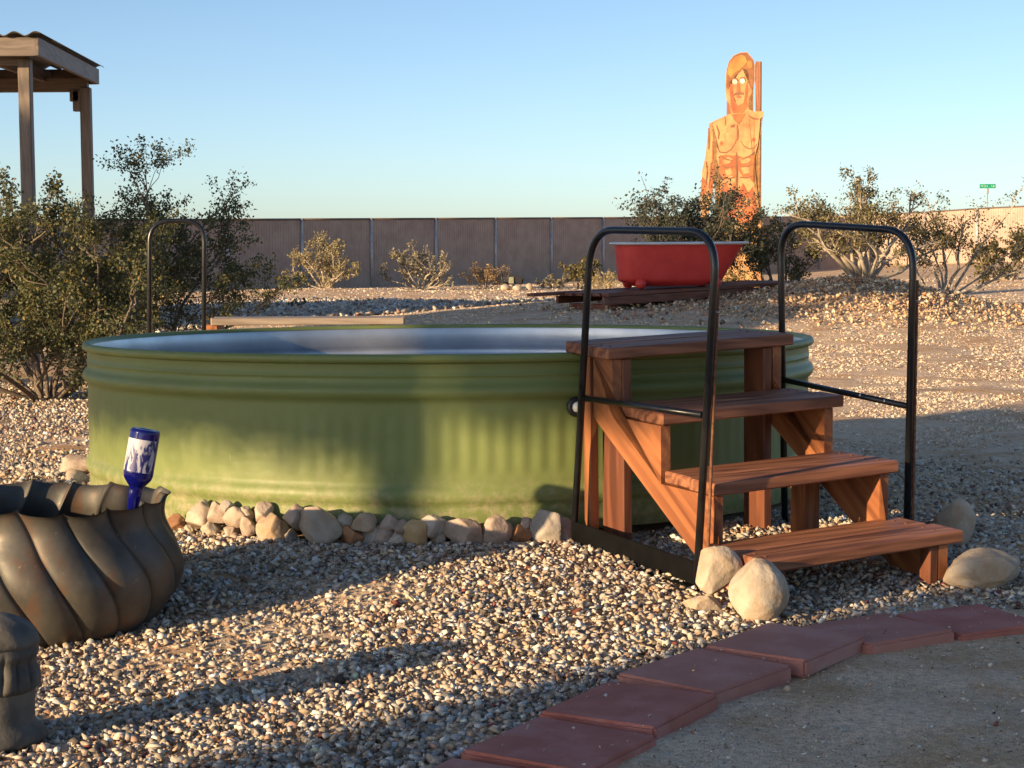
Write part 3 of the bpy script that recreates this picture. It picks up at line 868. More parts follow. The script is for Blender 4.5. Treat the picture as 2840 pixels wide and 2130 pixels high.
# ------------------------------------------------------------------ twisted metal pot
PX, PY = -1.40, 5.52
pot = empty('fluted_pot', (PX, PY, Z0), 'dark bronze pot with twisted swirling flutes and a wavy rim', 'planter')
pp = [(0.245, 0.0), (0.265, 0.006), (0.325, 0.05), (0.375, 0.11), (0.400, 0.17), (0.402, 0.22), (0.385, 0.27), (0.362, 0.31), (0.350, 0.34), (0.350, 0.372), (0.357, 0.394), (0.368, 0.404)]
def spline(pts, n):
    out = []
    m_ = len(pts)
    for i in range(n + 1):
        t = i / n * (m_ - 1); k = min(int(t), m_ - 2); f = t - k
        p0, p1, p2, p3 = (np.array(pts[max(0, min(m_ - 1, k + j))]) for j in (-1, 0, 1, 2))
        out.append(tuple(0.5 * ((2 * p1) + (-p0 + p2) * f + (2 * p0 - 5 * p1 + 4 * p2 - p3) * f * f + (-p0 + 3 * p1 - 3 * p2 + p3) * f ** 3)))
    return out
NL = 16
def swirl(a, r, z):
    t = z / 0.404
    lobe = abs(math.sin(a * NL / 2)) ** 0.42
    amp = 0.080 * min(1, 0.25 + t * 3) * (1.12 - 0.35 * t)
    rr = r * (1 - amp + amp * lobe)
    zz = z + (0.015 * (1 - lobe) + 0.006 * math.sin(3 * a + 1.2) + 0.003 * math.sin(7 * a)) * max(0, (t - 0.7) / 0.3)
    return rr, zz, 0.62 * (1 - t) + 0.12 * math.sin(2 * a)*0.3
PM = Matrix.Translation((PX, PY, Z0))
link('body', lathe_mesh('pot_body', spline(pp, 44), NL * 38, swirl), M['bronze'], pot, PM)
inner = [(r - 0.005 - 0.012 * (1 - z / 0.404), z) for r, z in spline(pp[5:], 16)][::-1]
link('lining', lathe_mesh('pot_lining', inner, NL * 20, swirl), M['bronze'], pot, PM)
link('soil', lathe_mesh('pot_soil', [(0.34, 0.262), (0.25, 0.272), (0.12, 0.268), (0.001, 0.275)], 60, lambda a, r, z: (r, z + 0.01 * math.sin(5 * a + 20 * r), 0)), M['soil_dark'], pot, PM)

# cobalt bottle standing upside down in the pot
BM = Matrix.Translation((-1.128, 5.42, 0.205)) @ Matrix.Rotation(R(10), 4, 'Y') @ Matrix.Rotation(R(-3), 4, 'X')
bottle = empty('glass_bottle', (-1.128, 5.42, 0.205), 'cobalt blue glass bottle stuck upside down in the fluted pot', 'bottle')
bp = [(0.012, 0.0), (0.0165, 0.002), (0.0170, 0.012), (0.0150, 0.022), (0.0175, 0.05), (0.0195, 0.078), (0.021, 0.098), (0.030, 0.110), (0.040, 0.124), (0.0435, 0.138), (0.0440, 0.16), (0.0440, 0.255), (0.0425, 0.266), (0.038, 0.272), (0.020, 0.269), (0.001, 0.266)]
link('glass', lathe_mesh('bottle_glass', spline(bp, 70), 48), M['cobalt'], bottle, BM)
lv, lf = [], []
for i in range(25):
    a = R(-175 + 150 * i / 24)
    for z in (0.146, 0.243):
        lv.append((0.0447 * math.cos(a), 0.0447 * math.sin(a), z))
lf = [(2 * i, 2 * i + 2, 2 * i + 3, 2 * i + 1) for i in range(24)]
me = bpy.data.meshes.new('bottle_label'); me.from_pydata(lv, [], lf)
link('paper_label', me, M['label'], bottle, BM, smooth=True)

# dark carved ornament, only its right edge in the frame
orn = empty('garden_ornament', (-1.222, 4.30, Z0), 'dark cast stone ornament with clawed fluting at the bottom left edge', 'ornament')
OM = Matrix.Translation((-1.222, 4.30, Z0))
ob = [(0.0, 0.0), (0.112, 0.0), (0.116, 0.012), (0.108, 0.03), (0.092, 0.042), (0.086, 0.055), (0.088, 0.10), (0.090, 0.125)]
link('pedestal', lathe_mesh('ornament_pedestal', ob, 40, lambda a, r, z: (r * (1 + 0.03 * math.cos(4 * a)), z, 0)), M['carved'], orn, OM)
def claws(a, r, z):
    t = (z - 0.12) / 0.10
    k = max(0, 1 - abs(t - 0.45) * 1.7)
    return r * (1 + 0.16 * k * (abs(math.sin(a * 8)) ** 0.6 - 0.5)), z, 0.1 * t
link('claw_band', lathe_mesh('ornament_claws', spline([(0.088, 0.122), (0.100, 0.135), (0.096, 0.165), (0.090, 0.19), (0.100, 0.212), (0.098, 0.23)], 24), 160, claws), M['carved'], orn, OM)
link('dome', lathe_mesh('ornament_dome', spline([(0.098, 0.228), (0.104, 0.24), (0.095, 0.262), (0.07, 0.285), (0.035, 0.30), (0.001, 0.304)], 20), 60, lambda a, r, z: (r * (1 + 0.02 * math.sin(9 * a + 60 * z)), z, 0)), M['carved'], orn, OM)
# ------------------------------------------------------------------ shrubs
class Twigs:
    def __init__(s): s.v, s.f = [], []
    def tube(s, pts, r0, r1, seg=5):
        n = len(pts); base = len(s.v)
        t0 = (pts[1] - pts[0]).normalized(); nr = t0.orthogonal().normalized()
        for i in range(n):
            t = (pts[min(i + 1, n - 1)] - pts[max(i - 1, 0)])
            t = t.normalized() if t.length > 1e-9 else t0
            nr = (nr - t * nr.dot(t)).normalized(); bn = t.cross(nr)
            r = r0 + (r1 - r0) * i / (n - 1)
            for k in range(seg):
                a = 2 * math.pi * k / seg
                s.v.append(tuple(pts[i] + (nr * math.cos(a) + bn * math.sin(a)) * r))
        for i in range(n - 1):
            for k in range(seg):
                k2 = (k + 1) % seg
                s.f.append((base + i * seg + k, base + i * seg + k2, base + (i + 1) * seg + k2, base + (i + 1) * seg + k))
    def mesh(s, name):
        me = bpy.data.meshes.new(name); me.from_pydata(s.v, [], s.f)
        me.polygons.foreach_set('use_smooth', [True] * len(s.f))
        return me

def leaves_mesh(name, cen, size, cols, rg):
    n = len(cen)
    a = rg.normal(size=(n, 3)); a /= np.linalg.norm(a, axis=1)[:, None]
    b = rg.normal(size=(n, 3)); b -= a * (a * b).sum(1)[:, None]; b /= np.linalg.norm(b, axis=1)[:, None]
    s1 = size[:, None]; s2 = s1 * rg.uniform(0.45, 0.8, (n, 1))
    V = np.stack([cen - a * s1, cen - b * s2, cen + a * s1, cen + b * s2], 1).reshape(-1, 3)
    me = bpy.data.meshes.new(name)
    me.vertices.add(4 * n); me.vertices.foreach_set('co', V.ravel().astype(np.float32))
    me.loops.add(4 * n); me.loops.foreach_set('vertex_index', np.arange(4 * n, dtype=np.int32))
    me.polygons.add(n)
    me.polygons.foreach_set('loop_start', np.arange(0, 4 * n, 4, dtype=np.int32))
    me.polygons.foreach_set('loop_total', np.full(n, 4, dtype=np.int32))
    at = me.color_attributes.new('Col', 'FLOAT_COLOR', 'POINT')
    c = np.repeat(cols, 4, 0)
    at.data.foreach_set('color', np.concatenate([c, np.ones((4 * n, 1))], 1).ravel().astype(np.float32))
    me.update(calc_edges=True)
    return me

def shrub(label, x, y, h, spread_, stems, leaves, leaf, pal, seed, bark='bark', name='creosote_bush', thick=0.016, lean=(0, 0), crook=0.22, bare=0.0,
          up=1.0, group='creosote bushes', twigs=9, cat='bush', clump=0.085, z=None, low=0.3):
    rd = random.Random(seed); rg = np.random.default_rng(seed)
    z0 = float(land(x, y)) if z is None else z
    B = Vector((x, y, z0 - 0.03))
    root = empty(name, B, label, cat, group)
    tw = Twigs(); tips = []
    def grow(p, d, L, r, steps_, wob, upk):
        pts = [p.copy()]
        d = d.normalized()
        for i in range(steps_):
            d = (d + Vector((rd.gauss(0, wob), rd.gauss(0, wob), rd.gauss(0, wob * 0.7) + upk))).normalized()
            p = p + d * (L / steps_)
            pts.append(p.copy())
        return pts
    for i in range(stems):
        az = 2 * math.pi * (i + rd.uniform(-0.35, 0.35)) / stems
        tilt = rd.uniform(0.10, 1.0) ** 0.8
        hor = spread_ / 2 * tilt
        top = h * rd.uniform(0.62, 1.0) * (1 - 0.42 * tilt ** 2)
        d = Vector((math.cos(az) * hor + lean[0], math.sin(az) * hor * 0.8 + lean[1], top * up))
        L = d.length * 1.04
        r = thick * rd.uniform(0.6, 1.15)
        pts = grow(B + Vector((math.cos(az), math.sin(az), 0)) * 0.05 + Vector((0, 0, 0.0)), d + Vector((math.cos(az), math.sin(az), 0)) * 0.35 * d.length * tilt, L, r, 9, crook, 0.06)
        tw.tube(pts, r, r * 0.25, 6)
        for j in range(twigs):
            t = rd.uniform(low, 1.0)
            k = min(int(t * 9), 8)
            p = pts[k].lerp(pts[k + 1], t * 9 - k)
            dd = (pts[k + 1] - pts[k]).normalized()
            side = Vector((rd.gauss(0, 1), rd.gauss(0, 1), rd.gauss(0.35, 0.6)))
            q = grow(p, dd * 0.7 + side.normalized() * 0.9, h * rd.uniform(0.12, 0.30) * (1.25 - 0.5 * t), r * 0.35, 4, crook * 1.2, 0.08)
            tw.tube(q, r * 0.34, r * 0.10, 4)
            for m_ in range(3):
                a = q[rd.choice((2, 3, 4))]
                e = grow(a, (q[-1] - q[0]).normalized() * 0.6 + Vector((rd.gauss(0, 1), rd.gauss(0, 1), rd.gauss(0.4, 0.7))).normalized(), h * rd.uniform(0.05, 0.12), r * 0.12, 3, crook, 0.1)
                tw.tube(e, r * 0.13, r * 0.06, 3)
                tips += [e[1], e[2], e[3], e[3]]
        tips += pts[-2:]
    link('stems', tw.mesh('stems'), M[bark], root)
    T = np.array([t[:] for t in tips])
    keep = rg.uniform(0, 1, len(T)) >= bare
    T = T[keep] if keep.sum() > 3 else T
    ids = rg.integers(0, len(T), leaves)
    cen = T[ids] + rg.normal(0, clump * h / 1.7 * 0.55, (leaves, 3)) * np.array([1, 1, 0.85])
    pal = np.array(pal)
    tone = rg.uniform(0, 1, len(T))[ids]                   # each spray of leaves has its own tone
    cols = pal[0] * (1 - tone[:, None]) + pal[1] * tone[:, None]
    cols = np.where((rg.uniform(0, 1, leaves) < 0.10)[:, None], pal[2], cols) * rg.normal(1, 0.16, (leaves, 1))
    link('foliage', leaves_mesh('foliage', cen, rg.uniform(0.55, 1.2, leaves) * leaf, np.clip(cols, 0.01, 0.6), rg), M['leaf'], root)
    return root

GREEN = [(0.058, 0.074, 0.030), (0.125, 0.125, 0.042), (0.22, 0.155, 0.045)]
DARK = [(0.045, 0.058, 0.040), (0.075, 0.085, 0.050), (0.13, 0.10, 0.06)]
OLIVE = [(0.13, 0.115, 0.042), (0.20, 0.165, 0.065), (0.26, 0.19, 0.08)]
DRY = [(0.33, 0.20, 0.09), (0.42, 0.28, 0.13), (0.36, 0.25, 0.15)]
STRAW = [(0.42, 0.32, 0.14), (0.50, 0.40, 0.20), (0.36, 0.27, 0.13)]
STRAWG = [(0.24, 0.20, 0.085), (0.34, 0.28, 0.12), (0.36, 0.28, 0.15)]
SAGE = [(0.22, 0.20, 0.13), (0.30, 0.26, 0.17), (0.30, 0.24, 0.15)]
shrub('large creosote bush with dark spreading stems left of the tank', -3.55, 14.1, 1.70, 3.0, 15, 46000, 0.0155, GREEN, 3, clump=0.062, thick=0.024, twigs=13, low=0.22)
shrub('creosote bush with airy upright sprays behind the far left handrail', -3.30, 16.8, 1.98, 2.1, 12, 30000, 0.0155, GREEN, 8, clump=0.06, thick=0.02, twigs=12, low=0.25)
shrub('creosote bush at the left edge under the shade structure', -4.75, 15.2, 1.6, 2.0, 9, 18000, 0.0155, GREEN, 15, clump=0.06, thick=0.02, twigs=11)
shrub('low dark twiggy bush between the large creosote and the tank', -2.45, 13.2, 0.62, 1.7, 9, 7000, 0.012, DARK, 22, thick=0.012, twigs=10)
shrub('dark green creosote bush growing behind the red bathtub', 2.62, 27.0, 1.9, 2.2, 13, 22000, 0.021, DARK, 31, clump=0.06, thick=0.028, twigs=13)
shrub('tall thin dark sprig rising left of the painted figure', 2.55, 26.6, 2.05, 0.7, 4, 900, 0.026, DARK, 37, thick=0.018, twigs=7, bare=0.3)
shrub('wide olive bush with pale crooked branches on the rubble mound', 4.65, 24.5, 1.52, 3.2, 15, 11000, 0.020, OLIVE, 44, bark='bark_pale', thick=0.036, twigs=9, crook=0.30, low=0.4, bare=0.2)
shrub('leaning sparse bush with a long arched branch at the right', 6.0, 26.0, 1.75, 1.9, 8, 3800, 0.021, OLIVE, 52, bark='bark_pale', thick=0.026, lean=(0.75, 0.0), crook=0.2, bare=0.3)
shrub('olive bush growing right of the painted figure', 3.95, 28.5, 1.35, 2.1, 10, 9000, 0.023, OLIVE, 57, thick=0.024)
shrub('sunlit scrub bush at the far right edge below the street sign', 12.35, 46.0, 1.35, 2.3, 10, 4200, 0.04, OLIVE, 61, bark='bark_pale', thick=0.03, bare=0.15)
shrub('rounded olive bush with bare twigs against the left part of the fence', -4.30, 42.6, 1.35, 2.1, 14, 3600, 0.030, STRAWG, 66, bark='bark_pale', thick=0.03, crook=0.28, bare=0.25)
shrub('grey twiggy bush against the fence, right of the rounded olive bush', -2.15, 43.6, 1.25, 1.7, 12, 2100, 0.034, SAGE, 71, bark='bark_pale', thick=0.03, crook=0.3, bare=0.45)
shrub('small orange brown dry bush at the foot of the fence', -0.62, 44.2, 0.68, 1.2, 18, 2600, 0.022, DRY, 76, bark='bark_pale', thick=0.014, crook=0.12, name='dry_bush', clump=0.10)
shrub('little grey green shrub on the sand right of the black lamp', 1.02, 43.8, 0.42, 0.9, 8, 1400, 0.028, SAGE, 81, bark='bark_pale', thick=0.012, name='desert_shrub')
shrub('small olive green bush left of the bathtub by the fence', 1.62, 44.6, 0.82, 1.0, 9, 2200, 0.034, OLIVE, 86, thick=0.018, name='desert_shrub')
shrub('straw yellow grass tuft just left of the red bathtub', 1.92, 38.0, 0.62, 0.75, 34, 1100, 0.022, STRAW, 91, bark='bark_pale', thick=0.006, crook=0.08, name='dry_grass_tuft', twigs=2, clump=0.12, cat='grass tuft')
shrub('small green weed on the sand between the fence and the tank', -3.85, 33.0, 0.20, 0.5, 7, 260, 0.022, GREEN, 95, thick=0.008, name='weed', cat='weed')

# ------------------------------------------------------------------ shade structure at the left
pav = empty('shade_structure', (-6.0, 17.5, Z0), 'open wooden shade structure with corrugated metal roof at the left edge', 'pavilion')
zt = 2.60
for (x_, y_) in ((-4.16, 16.05), (-4.32, 19.02), (-7.9, 16.05), (-7.9, 19.02)):
    board('post', (x_, y_, Z0 - 0.05), (x_, y_, zt), 0.105, 0.105, M['grey_wood'], pav, up=(0, 1, 0), bev=0.008)
board('fascia', (-4.00, 15.78, 2.675), (-8.3, 15.66, 2.655), 0.040, 0.155, M['grey_wood'], pav)
board('fascia', (-3.985, 15.76, 2.675), (-4.265, 19.32, 2.735), 0.040, 0.155, M['grey_wood'], pav)
board('fascia', (-4.27, 19.32, 2.735), (-8.3, 19.30, 2.735), 0.040, 0.155, M['grey_wood'], pav)
board('beam', (-4.30, 19.05, 2.63), (-8.2, 19.05, 2.63), 0.09, 0.14, M['grey_wood'], pav)
board('beam', (-4.14, 16.05, 2.60), (-8.2, 16.05, 2.60), 0.09, 0.10, M['grey_wood'], pav)
for k in range(5):
    board('rafter', (-4.6 - 0.75 * k, 15.82, 2.665), (-4.75 - 0.75 * k, 19.28, 2.725), 0.04, 0.12, M['grey_wood'], pav)
board('bracket', (-4.40, 19.02, 2.36), (-4.40, 19.02, 2.565), 0.09, 0.09, M['grey_wood'], pav, up=(0, 1, 0))
board('bracket', (-4.43, 19.02, 2.46), (-4.43, 19.02, 2.568), 0.09, 0.09, M['grey_wood'], pav, up=(0, 1, 0))
rv, rf = [], []
NC = 200
for i in range(NC + 1):
    x_ = -3.93 - 4.5 * i / NC
    zz = 2.775 + 0.018 * math.sin(2 * math.pi * i / 8)
    sk = -0.28 * (1 - i / NC)
    rv += [(x_, 15.70, zz), (x_ + sk, 19.40, zz + 0.06)]
for i in range(NC):
    rf.append((2 * i, 2 * i + 2, 2 * i + 3, 2 * i + 1))
me = bpy.data.meshes.new('roof_sheet'); me.from_pydata(rv, [], rf)
ro = link('roof_sheet', me, M['corrugated'], pav, smooth=True)
mod = ro.modifiers.new('thick', 'SOLIDIFY'); mod.thickness = 0.006

# ------------------------------------------------------------------ slatted chain-link fence
def fence_run(label, pts, posts_off=0.04):
    root = empty('privacy_fence', (pts[0][0], pts[0][1], pts[0][2]), label, 'fence', 'slatted fence along the yard')
    for i, (x, y, z0, z1) in enumerate(pts):
        link('post', tube_mesh('fence_post', [(x, y - posts_off, z0 - 0.2), (x, y - posts_off, z1 - 0.03)], 0.038, 10), M['post_galv'], root)
    for (xa, ya, a0, a1), (xb, yb, b0, b1) in zip(pts[:-1], pts[1:]):
        L = math.hypot(xb - xa, yb - ya); n = int(L / 0.088)
        px, py = -(yb - ya) / L, (xb - xa) / L
        v, f = [], []
        for k in range(n):
            for t, o_ in ((k / n, 0.004), ((k + 0.08) / n, -0.004), ((k + 0.92) / n, -0.004), ((k + 0.97) / n, 0.004)):
                X, Y = xa + (xb - xa) * t + px * o_, ya + (yb - ya) * t + py * o_
                zb, zt_ = a0 + (b0 - a0) * t, a1 + (b1 - a1) * t
                v += [(X, Y, zb - 0.15), (X, Y, zt_ - 0.035 + 0.012 * random.random())]
        for k in range(len(v) // 2 - 1):
            f.append((2 * k, 2 * k + 2, 2 * k + 3, 2 * k + 1))
        me = bpy.data.meshes.new('slat_panel'); me.from_pydata(v, [], f)
        link('panel', me, M['slat'], root)
        link('top_rail', tube_mesh('top_rail', [(xa, ya - 0.02, a1 - 0.05), (xb, yb - 0.02, b1 - 0.05)], 0.026, 8), M['slat_dark'], root)
    return root
LP = [(-13.6, 37.0, -0.15, 1.56)]
for i in range(16):
    t = i / 12.0
    LP.append((-6.77 + i * 1.585, 44.3 + i * 1.815, -0.17 + 0.005 * i, 1.612 + 0.0195 * i))
LP = [(-12.9, 37.3, -0.17, 1.56), (-11.4, 39.05, -0.17, 1.575), (-9.9, 40.8, -0.17, 1.585), (-8.35, 42.5, -0.17, 1.60)] + LP[1:]
LP = [p for p in LP if p[0] < 12.0]
corner = (12.43, 66.0, 0.05, 1.893)
fence_run('long tan slatted fence in shade running across the back of the yard', LP + [corner])
fence_run('sunlit orange tan slatted fence returning at the far right', [corner, (14.36, 64.5, 0.12, 1.965), (15.80, 63.0, 0.22, 2.055), (17.30, 61.4, 0.26, 2.11), (18.9, 59.7, 0.28, 2.15), (20.5, 58.0, 0.3, 2.2)])

# street sign beyond the fence
sg = empty('street_sign', (22.54, 88.0, float(land(22.54, 88))), 'green street name sign on a pole above the far right fence', 'street sign')
link('pole', tube_mesh('sign_pole', [(22.54, 88, 0), (22.54, 88, 3.34)], 0.03, 10), M['post_galv'], sg)
link('bracket', box_mesh('sign_bracket', 0.13, 0.08, 0.22, 0.02), M['post_galv'], sg, Matrix.Translation((22.54, 87.99, 3.22)))
bl = link('blade', box_mesh('sign_blade', 0.76, 0.02, 0.20, 0.02), paint('sign_green', (0.015, 0.30, 0.17), 0.4), sg, Matrix.Translation((22.54, 87.98, 3.45)))
wht = paint('sign_white', (0.5, 0.72, 0.58))
SGN = {'L': [(0, 0, .25, 1), (0, 0, .8, .22)], 'N': [(0, 0, .24, 1), (.62, 0, .86, 1), (.2, .3, .66, .7)],
       'E': [(0, 0, .24, 1), (0, 0, .8, .2), (0, .4, .7, .6), (0, .8, .8, 1)], 'H': [(0, 0, .24, 1), (.6, 0, .84, 1), (0, .4, .8, .6)], 'I': [(0.2, 0, .5, 1)]}
def letters(txt, x0, hgt, wid):
    for ch in txt:
        bm = bmesh.new()
        for (a, b, c, d) in SGN[ch]:
            q = [bm.verts.new((x0 + u * wid * 0.82, 87.966, 3.45 + (w_ - 0.5) * hgt)) for u, w_ in ((a, b), (c, b), (c, d), (a, d))]
            bm.faces.new(q)
        link('letter', from_bm(bm, 'letter'), wht, bl)
        x0 += wid
letters('HIEII', 22.22, 0.095, 0.07)          # the name itself cannot be read in the photograph
letters('LN', 22.71, 0.095, 0.085)

# ------------------------------------------------------------------ clawfoot bathtub on a plank deck
dk = empty('plank_deck', (2.4, 24.6, 0.1), 'low stacked plank deck of red brown boards under the bathtub', 'deck')
D0, D1 = Vector((1.17, 23.25, 0)), Vector((4.02, 25.55, 0))
DX = (D1 - D0).normalized(); DN = Vector((-DX.y, DX.x, 0))
def dp(t, n, z): return D0 + DX * t + DN * n + Vector((0, 0, z))
LD = (D1 - D0).length
def dz(t): return 0.06 * t / LD
board('front_beam', dp(-0.02, 0, 0.255), dp(LD, 0, 0.255 + 0.09), 0.05, 0.10, M['red_deck'], dk)
board('front_beam', dp(0.02, 0.95, 0.255), dp(LD, 0.95, 0.345), 0.05, 0.10, M['red_deck'], dk)
for k in range(7):
    e0 = random.uniform(-0.06, 0.06); e1 = random.uniform(-0.10, 0.10)
    if k == 5: e0 = -0.55
    board('plank', dp(e0, 0.04 + 0.152 * k, 0.332), dp(LD + e1, 0.04 + 0.152 * k, 0.332 + 0.09), 0.142, 0.042, M['red_deck'], dk)
board('loose_plank', (0.76, 25.0, 0.275), (2.0, 25.25, 0.30), 0.14, 0.085, M['red_deck'], dk)
board('support_block', dp(0.25, 0.08, 0.12), dp(0.25, 0.9, 0.12), 0.14, 0.17, M['red_deck'], dk)
board('support_block', dp(LD - 0.5, 0.08, 0.2), dp(LD - 0.5, 0.9, 0.2), 0.14, 0.17, M['red_deck'], dk)

TB = Matrix.Translation((2.20, 24.35, 0.395)) @ Matrix.Rotation(R(16), 4, 'Z')
tub = empty('bathtub', (2.20, 24.35, 0.38), 'red painted roll-top bathtub with white rim on the plank deck', 'bathtub')
HL, HT = 0.95, 0.56
def tub_ring(t, grow=0.0, z=None, n=64):
    """outline of the tub at height fraction t (0 floor, 1 rim)"""
    xl = -HL * (0.86 + 0.06 * t); xr = HL * (0.56 + 0.38 * t)
    hw = 0.36 * (0.72 + 0.28 * t)
    k = 1.0
    if t < 0.16:
        k = 0.72 + 0.28 * math.sin(math.pi / 2 * t / 0.16)
    out = []
    for i in range(n):
        a = 2 * math.pi * i / n
        c, s_ = math.cos(a), math.sin(a)
        e = 2 / 2.9
        ux = math.copysign(abs(c) ** e, c); uy = math.copysign(abs(s_) ** e, s_)
        cx_ = (xl + xr) / 2; hx = (xr - xl) / 2
        out.append((cx_ + ux * (hx * k + grow), uy * (hw * k + grow), 0.025 + HT * t if z is None else z))
    return out
def loft(name, rings, cap0=False, cap1=False):
    n = len(rings[0]); v = [p for r_ in rings for p in r_]
    f = [(i * n + k, i * n + (k + 1) % n, (i + 1) * n + (k + 1) % n, (i + 1) * n + k) for i in range(len(rings) - 1) for k in range(n)]
    if cap0: f.append(tuple(range(n))[::-1])
    if cap1: f.append(tuple((len(rings) - 1) * n + k for k in range(n)))
    me = bpy.data.meshes.new(name); me.from_pydata(v, [], f)
    me.polygons.foreach_set('use_smooth', [len(q) == 4 for q in f])
    return me
ts = [0, 0.02, 0.05, 0.09, 0.13, 0.17, 0.25, 0.4, 0.55, 0.7, 0.85, 0.97]
link('body', loft('tub_body', [tub_ring(t) for t in ts], cap0=True), M['tub_red'], tub, TB)
link('basin', loft('tub_basin', [tub_ring(t, -0.02) for t in reversed(ts[1:])], cap1=True), M['white_enamel'], tub, TB)
ztop_ = 0.025 + HT * 0.985
rr_ = []
for k in range(9):
    a = 2 * math.pi * k / 8
    rr_.append(tub_ring(0.985, 0.022 + 0.040 * math.cos(a), ztop_ + 0.020 * math.sin(a)))
link('rim', loft('tub_rim', rr_), M['white_enamel'], tub, TB)
for sx, sy in ((-0.62, -1), (-0.62, 1), (0.42, -1), (0.42, 1)):
    bm = bmesh.new(); bmesh.ops.create_uvsphere(bm, u_segments=16, v_segments=10, radius=0.072)
    me = from_bm(bm, 'tub_foot'); me.polygons.foreach_set('use_smooth', [True] * len(me.polygons))
    link('foot', me, M['tub_red'], tub, TB @ Matrix.Translation((sx, sy * 0.245, 0.062)))

# ------------------------------------------------------------------ painted plywood figure
FX, FY = 4.19, 34.0
fg = empty('plywood_figure', (FX, FY, float(land(FX, FY))), 'tall painted plywood cutout of a bare-chested man with moustache', 'cutout figure')
FM_ = Matrix.Translation((FX, FY, 4.41)) @ Matrix.Rotation(R(-16), 4, 'Z')
def fz(p): return [((x - 530) / 464, -(y - 90) / 464) for x, y in p]
def panel(name, pts, y, th, m, parent=None):
    return link(name, prism_mesh(name, fz(pts), th), m, parent or fg, FM_ @ Matrix.Translation((0, y, 0)))
skin = paint('painted_skin', (0.46, 0.245, 0.088))
skin2 = paint('painted_skin_shade', (0.40, 0.105, 0.022))
line_ = paint('painted_outline', (0.22, 0.075, 0.025))
hair1 = paint('painted_hair', (0.42, 0.21, 0.03)); hair2 = paint('painted_hair_shade', (0.25, 0.085, 0.02))
white = paint('painted_white', (0.78, 0.72, 0.62)); red_ = paint('painted_red', (0.50, 0.10, 0.04))
head = panel('head_panel', [(455, 620), (450, 540), (412, 490), (404, 400), (404, 300), (412, 235), (432, 165), (472, 116), (530, 92), (588, 92), (640, 158), (652, 205), (652, 330), (640, 405), (622, 445), (598, 470), (590, 545), (615, 590), (640, 620)], 0.0, 0.02, skin)
torso = panel('torso_panel', [(448, 602), (400, 622), (292, 668), (292, 800), (330, 812), (332, 985), (352, 1060), (366, 1150), (360, 1300), (372, 1420), (345, 1600), (350, 2140), (505, 2140), (520, 1750), (535, 1750), (552, 2140), (712, 2140), (725, 1640), (700, 1500), (688, 1430), (662, 1330), (650, 1200), (640, 1090), (660, 950), (682, 868), (695, 742), (700, 652), (730, 632), (726, 590), (650, 590), (600, 575), (560, 602)], -0.022, 0.02, skin)
arm = panel('arm_panel', [(266, 680), (250, 800), (235, 950), (205, 1080), (190, 1300), (196, 1480), (250, 1500), (290, 1320), (306, 1150), (322, 1000), (330, 985), (328, 815), (290, 800), (288, 672)], 0.0, 0.02, skin)
PY1, PY2, PY3 = -0.012, -0.034, -0.0145
def art(name, pts, y, m, parent): return panel(name, pts, y, 0.004, m, parent)
art('hair', [(412, 300), (416, 235), (436, 168), (475, 120), (530, 97), (586, 97), (636, 162), (646, 210), (646, 330), (636, 385), (620, 400), (608, 380), (606, 330), (598, 270), (584, 238), (548, 232), (520, 262), (486, 286), (462, 318), (442, 335), (436, 380), (424, 400), (412, 380)], PY1, hair2, head)
art('hair_lock', [(424, 225), (446, 165), (486, 126), (540, 112), (572, 130), (584, 172), (560, 205), (522, 238), (482, 262), (446, 300), (438, 280), (420, 270)], PY3, hair1, head)
art('hair_lock', [(588, 170), (622, 165), (632, 220), (604, 232), (586, 214)], PY3, hair1, head)
for cx_, cy_ in ((484, 334), (548, 328)):
    art('eye', [(cx_ + 22 * math.cos(k * 0.5236), cy_ + 26 * math.sin(k * 0.5236)) for k in range(12)], PY3 - 0.001, white, head)
art('brow', [(458, 322), (470, 306), (500, 306), (514, 330), (505, 336), (494, 318), (472, 316)], PY1 - 0.006, line_, head)
art('brow', [(524, 322), (534, 302), (566, 300), (576, 330), (568, 334), (560, 312), (538, 314)], PY1 - 0.006, line_, head)
art('nose', [(505, 340), (520, 352), (530, 396), (534, 418), (498, 418), (496, 400)], PY1, skin2, head)
art('moustache', [(470, 452), (482, 432), (512, 418), (534, 420), (562, 432), (558, 448), (530, 446), (512, 452), (490, 450)], PY3, line_, head)
art('mouth', [(494, 460), (516, 456), (542, 460), (536, 472), (516, 476), (500, 472)], PY1, red_, head)
art('jaw_shade', [(446, 470), (470, 510), (510, 536), (552, 520), (584, 470), (590, 545), (560, 600), (470, 600), (450, 545)], PY1, skin2, head)
art('neck_shade', [(455, 612), (505, 606), (580, 606), (545, 660), (520, 690), (490, 655)], PY2, skin2, torso)
def stroke(pts, w=7):
    """a painted line as one thin closed outline"""
    l, r_ = [], []
    for i, p in enumerate(pts):
        a = pts[max(i - 1, 0)]; b = pts[min(i + 1, len(pts) - 1)]
        dx, dy = b[0] - a[0], b[1] - a[1]; L = math.hypot(dx, dy) or 1
        k = w / 2 * (0.35 + 0.65 * math.sin(math.pi * (i + 0.5) / len(pts)))
        l.append((p[0] - dy / L * k, p[1] + dx / L * k)); r_.append((p[0] + dy / L * k, p[1] - dx / L * k))
    return l + r_[::-1]
art('chest_line', stroke([(330, 820), (335, 880), (360, 925), (410, 932), (455, 905), (490, 850), (500, 820)], 10), PY2, line_, torso)
art('chest_line', stroke([(535, 835), (560, 875), (605, 903), (650, 895), (678, 860)], 10), PY2, line_, torso)
art('chest_line', stroke([(400, 625), (408, 670), (405, 700)], 8), PY2, line_, torso)
art('chest_line', stroke([(470, 640), (495, 665), (518, 690), (545, 662)], 8), PY2, line_, torso)
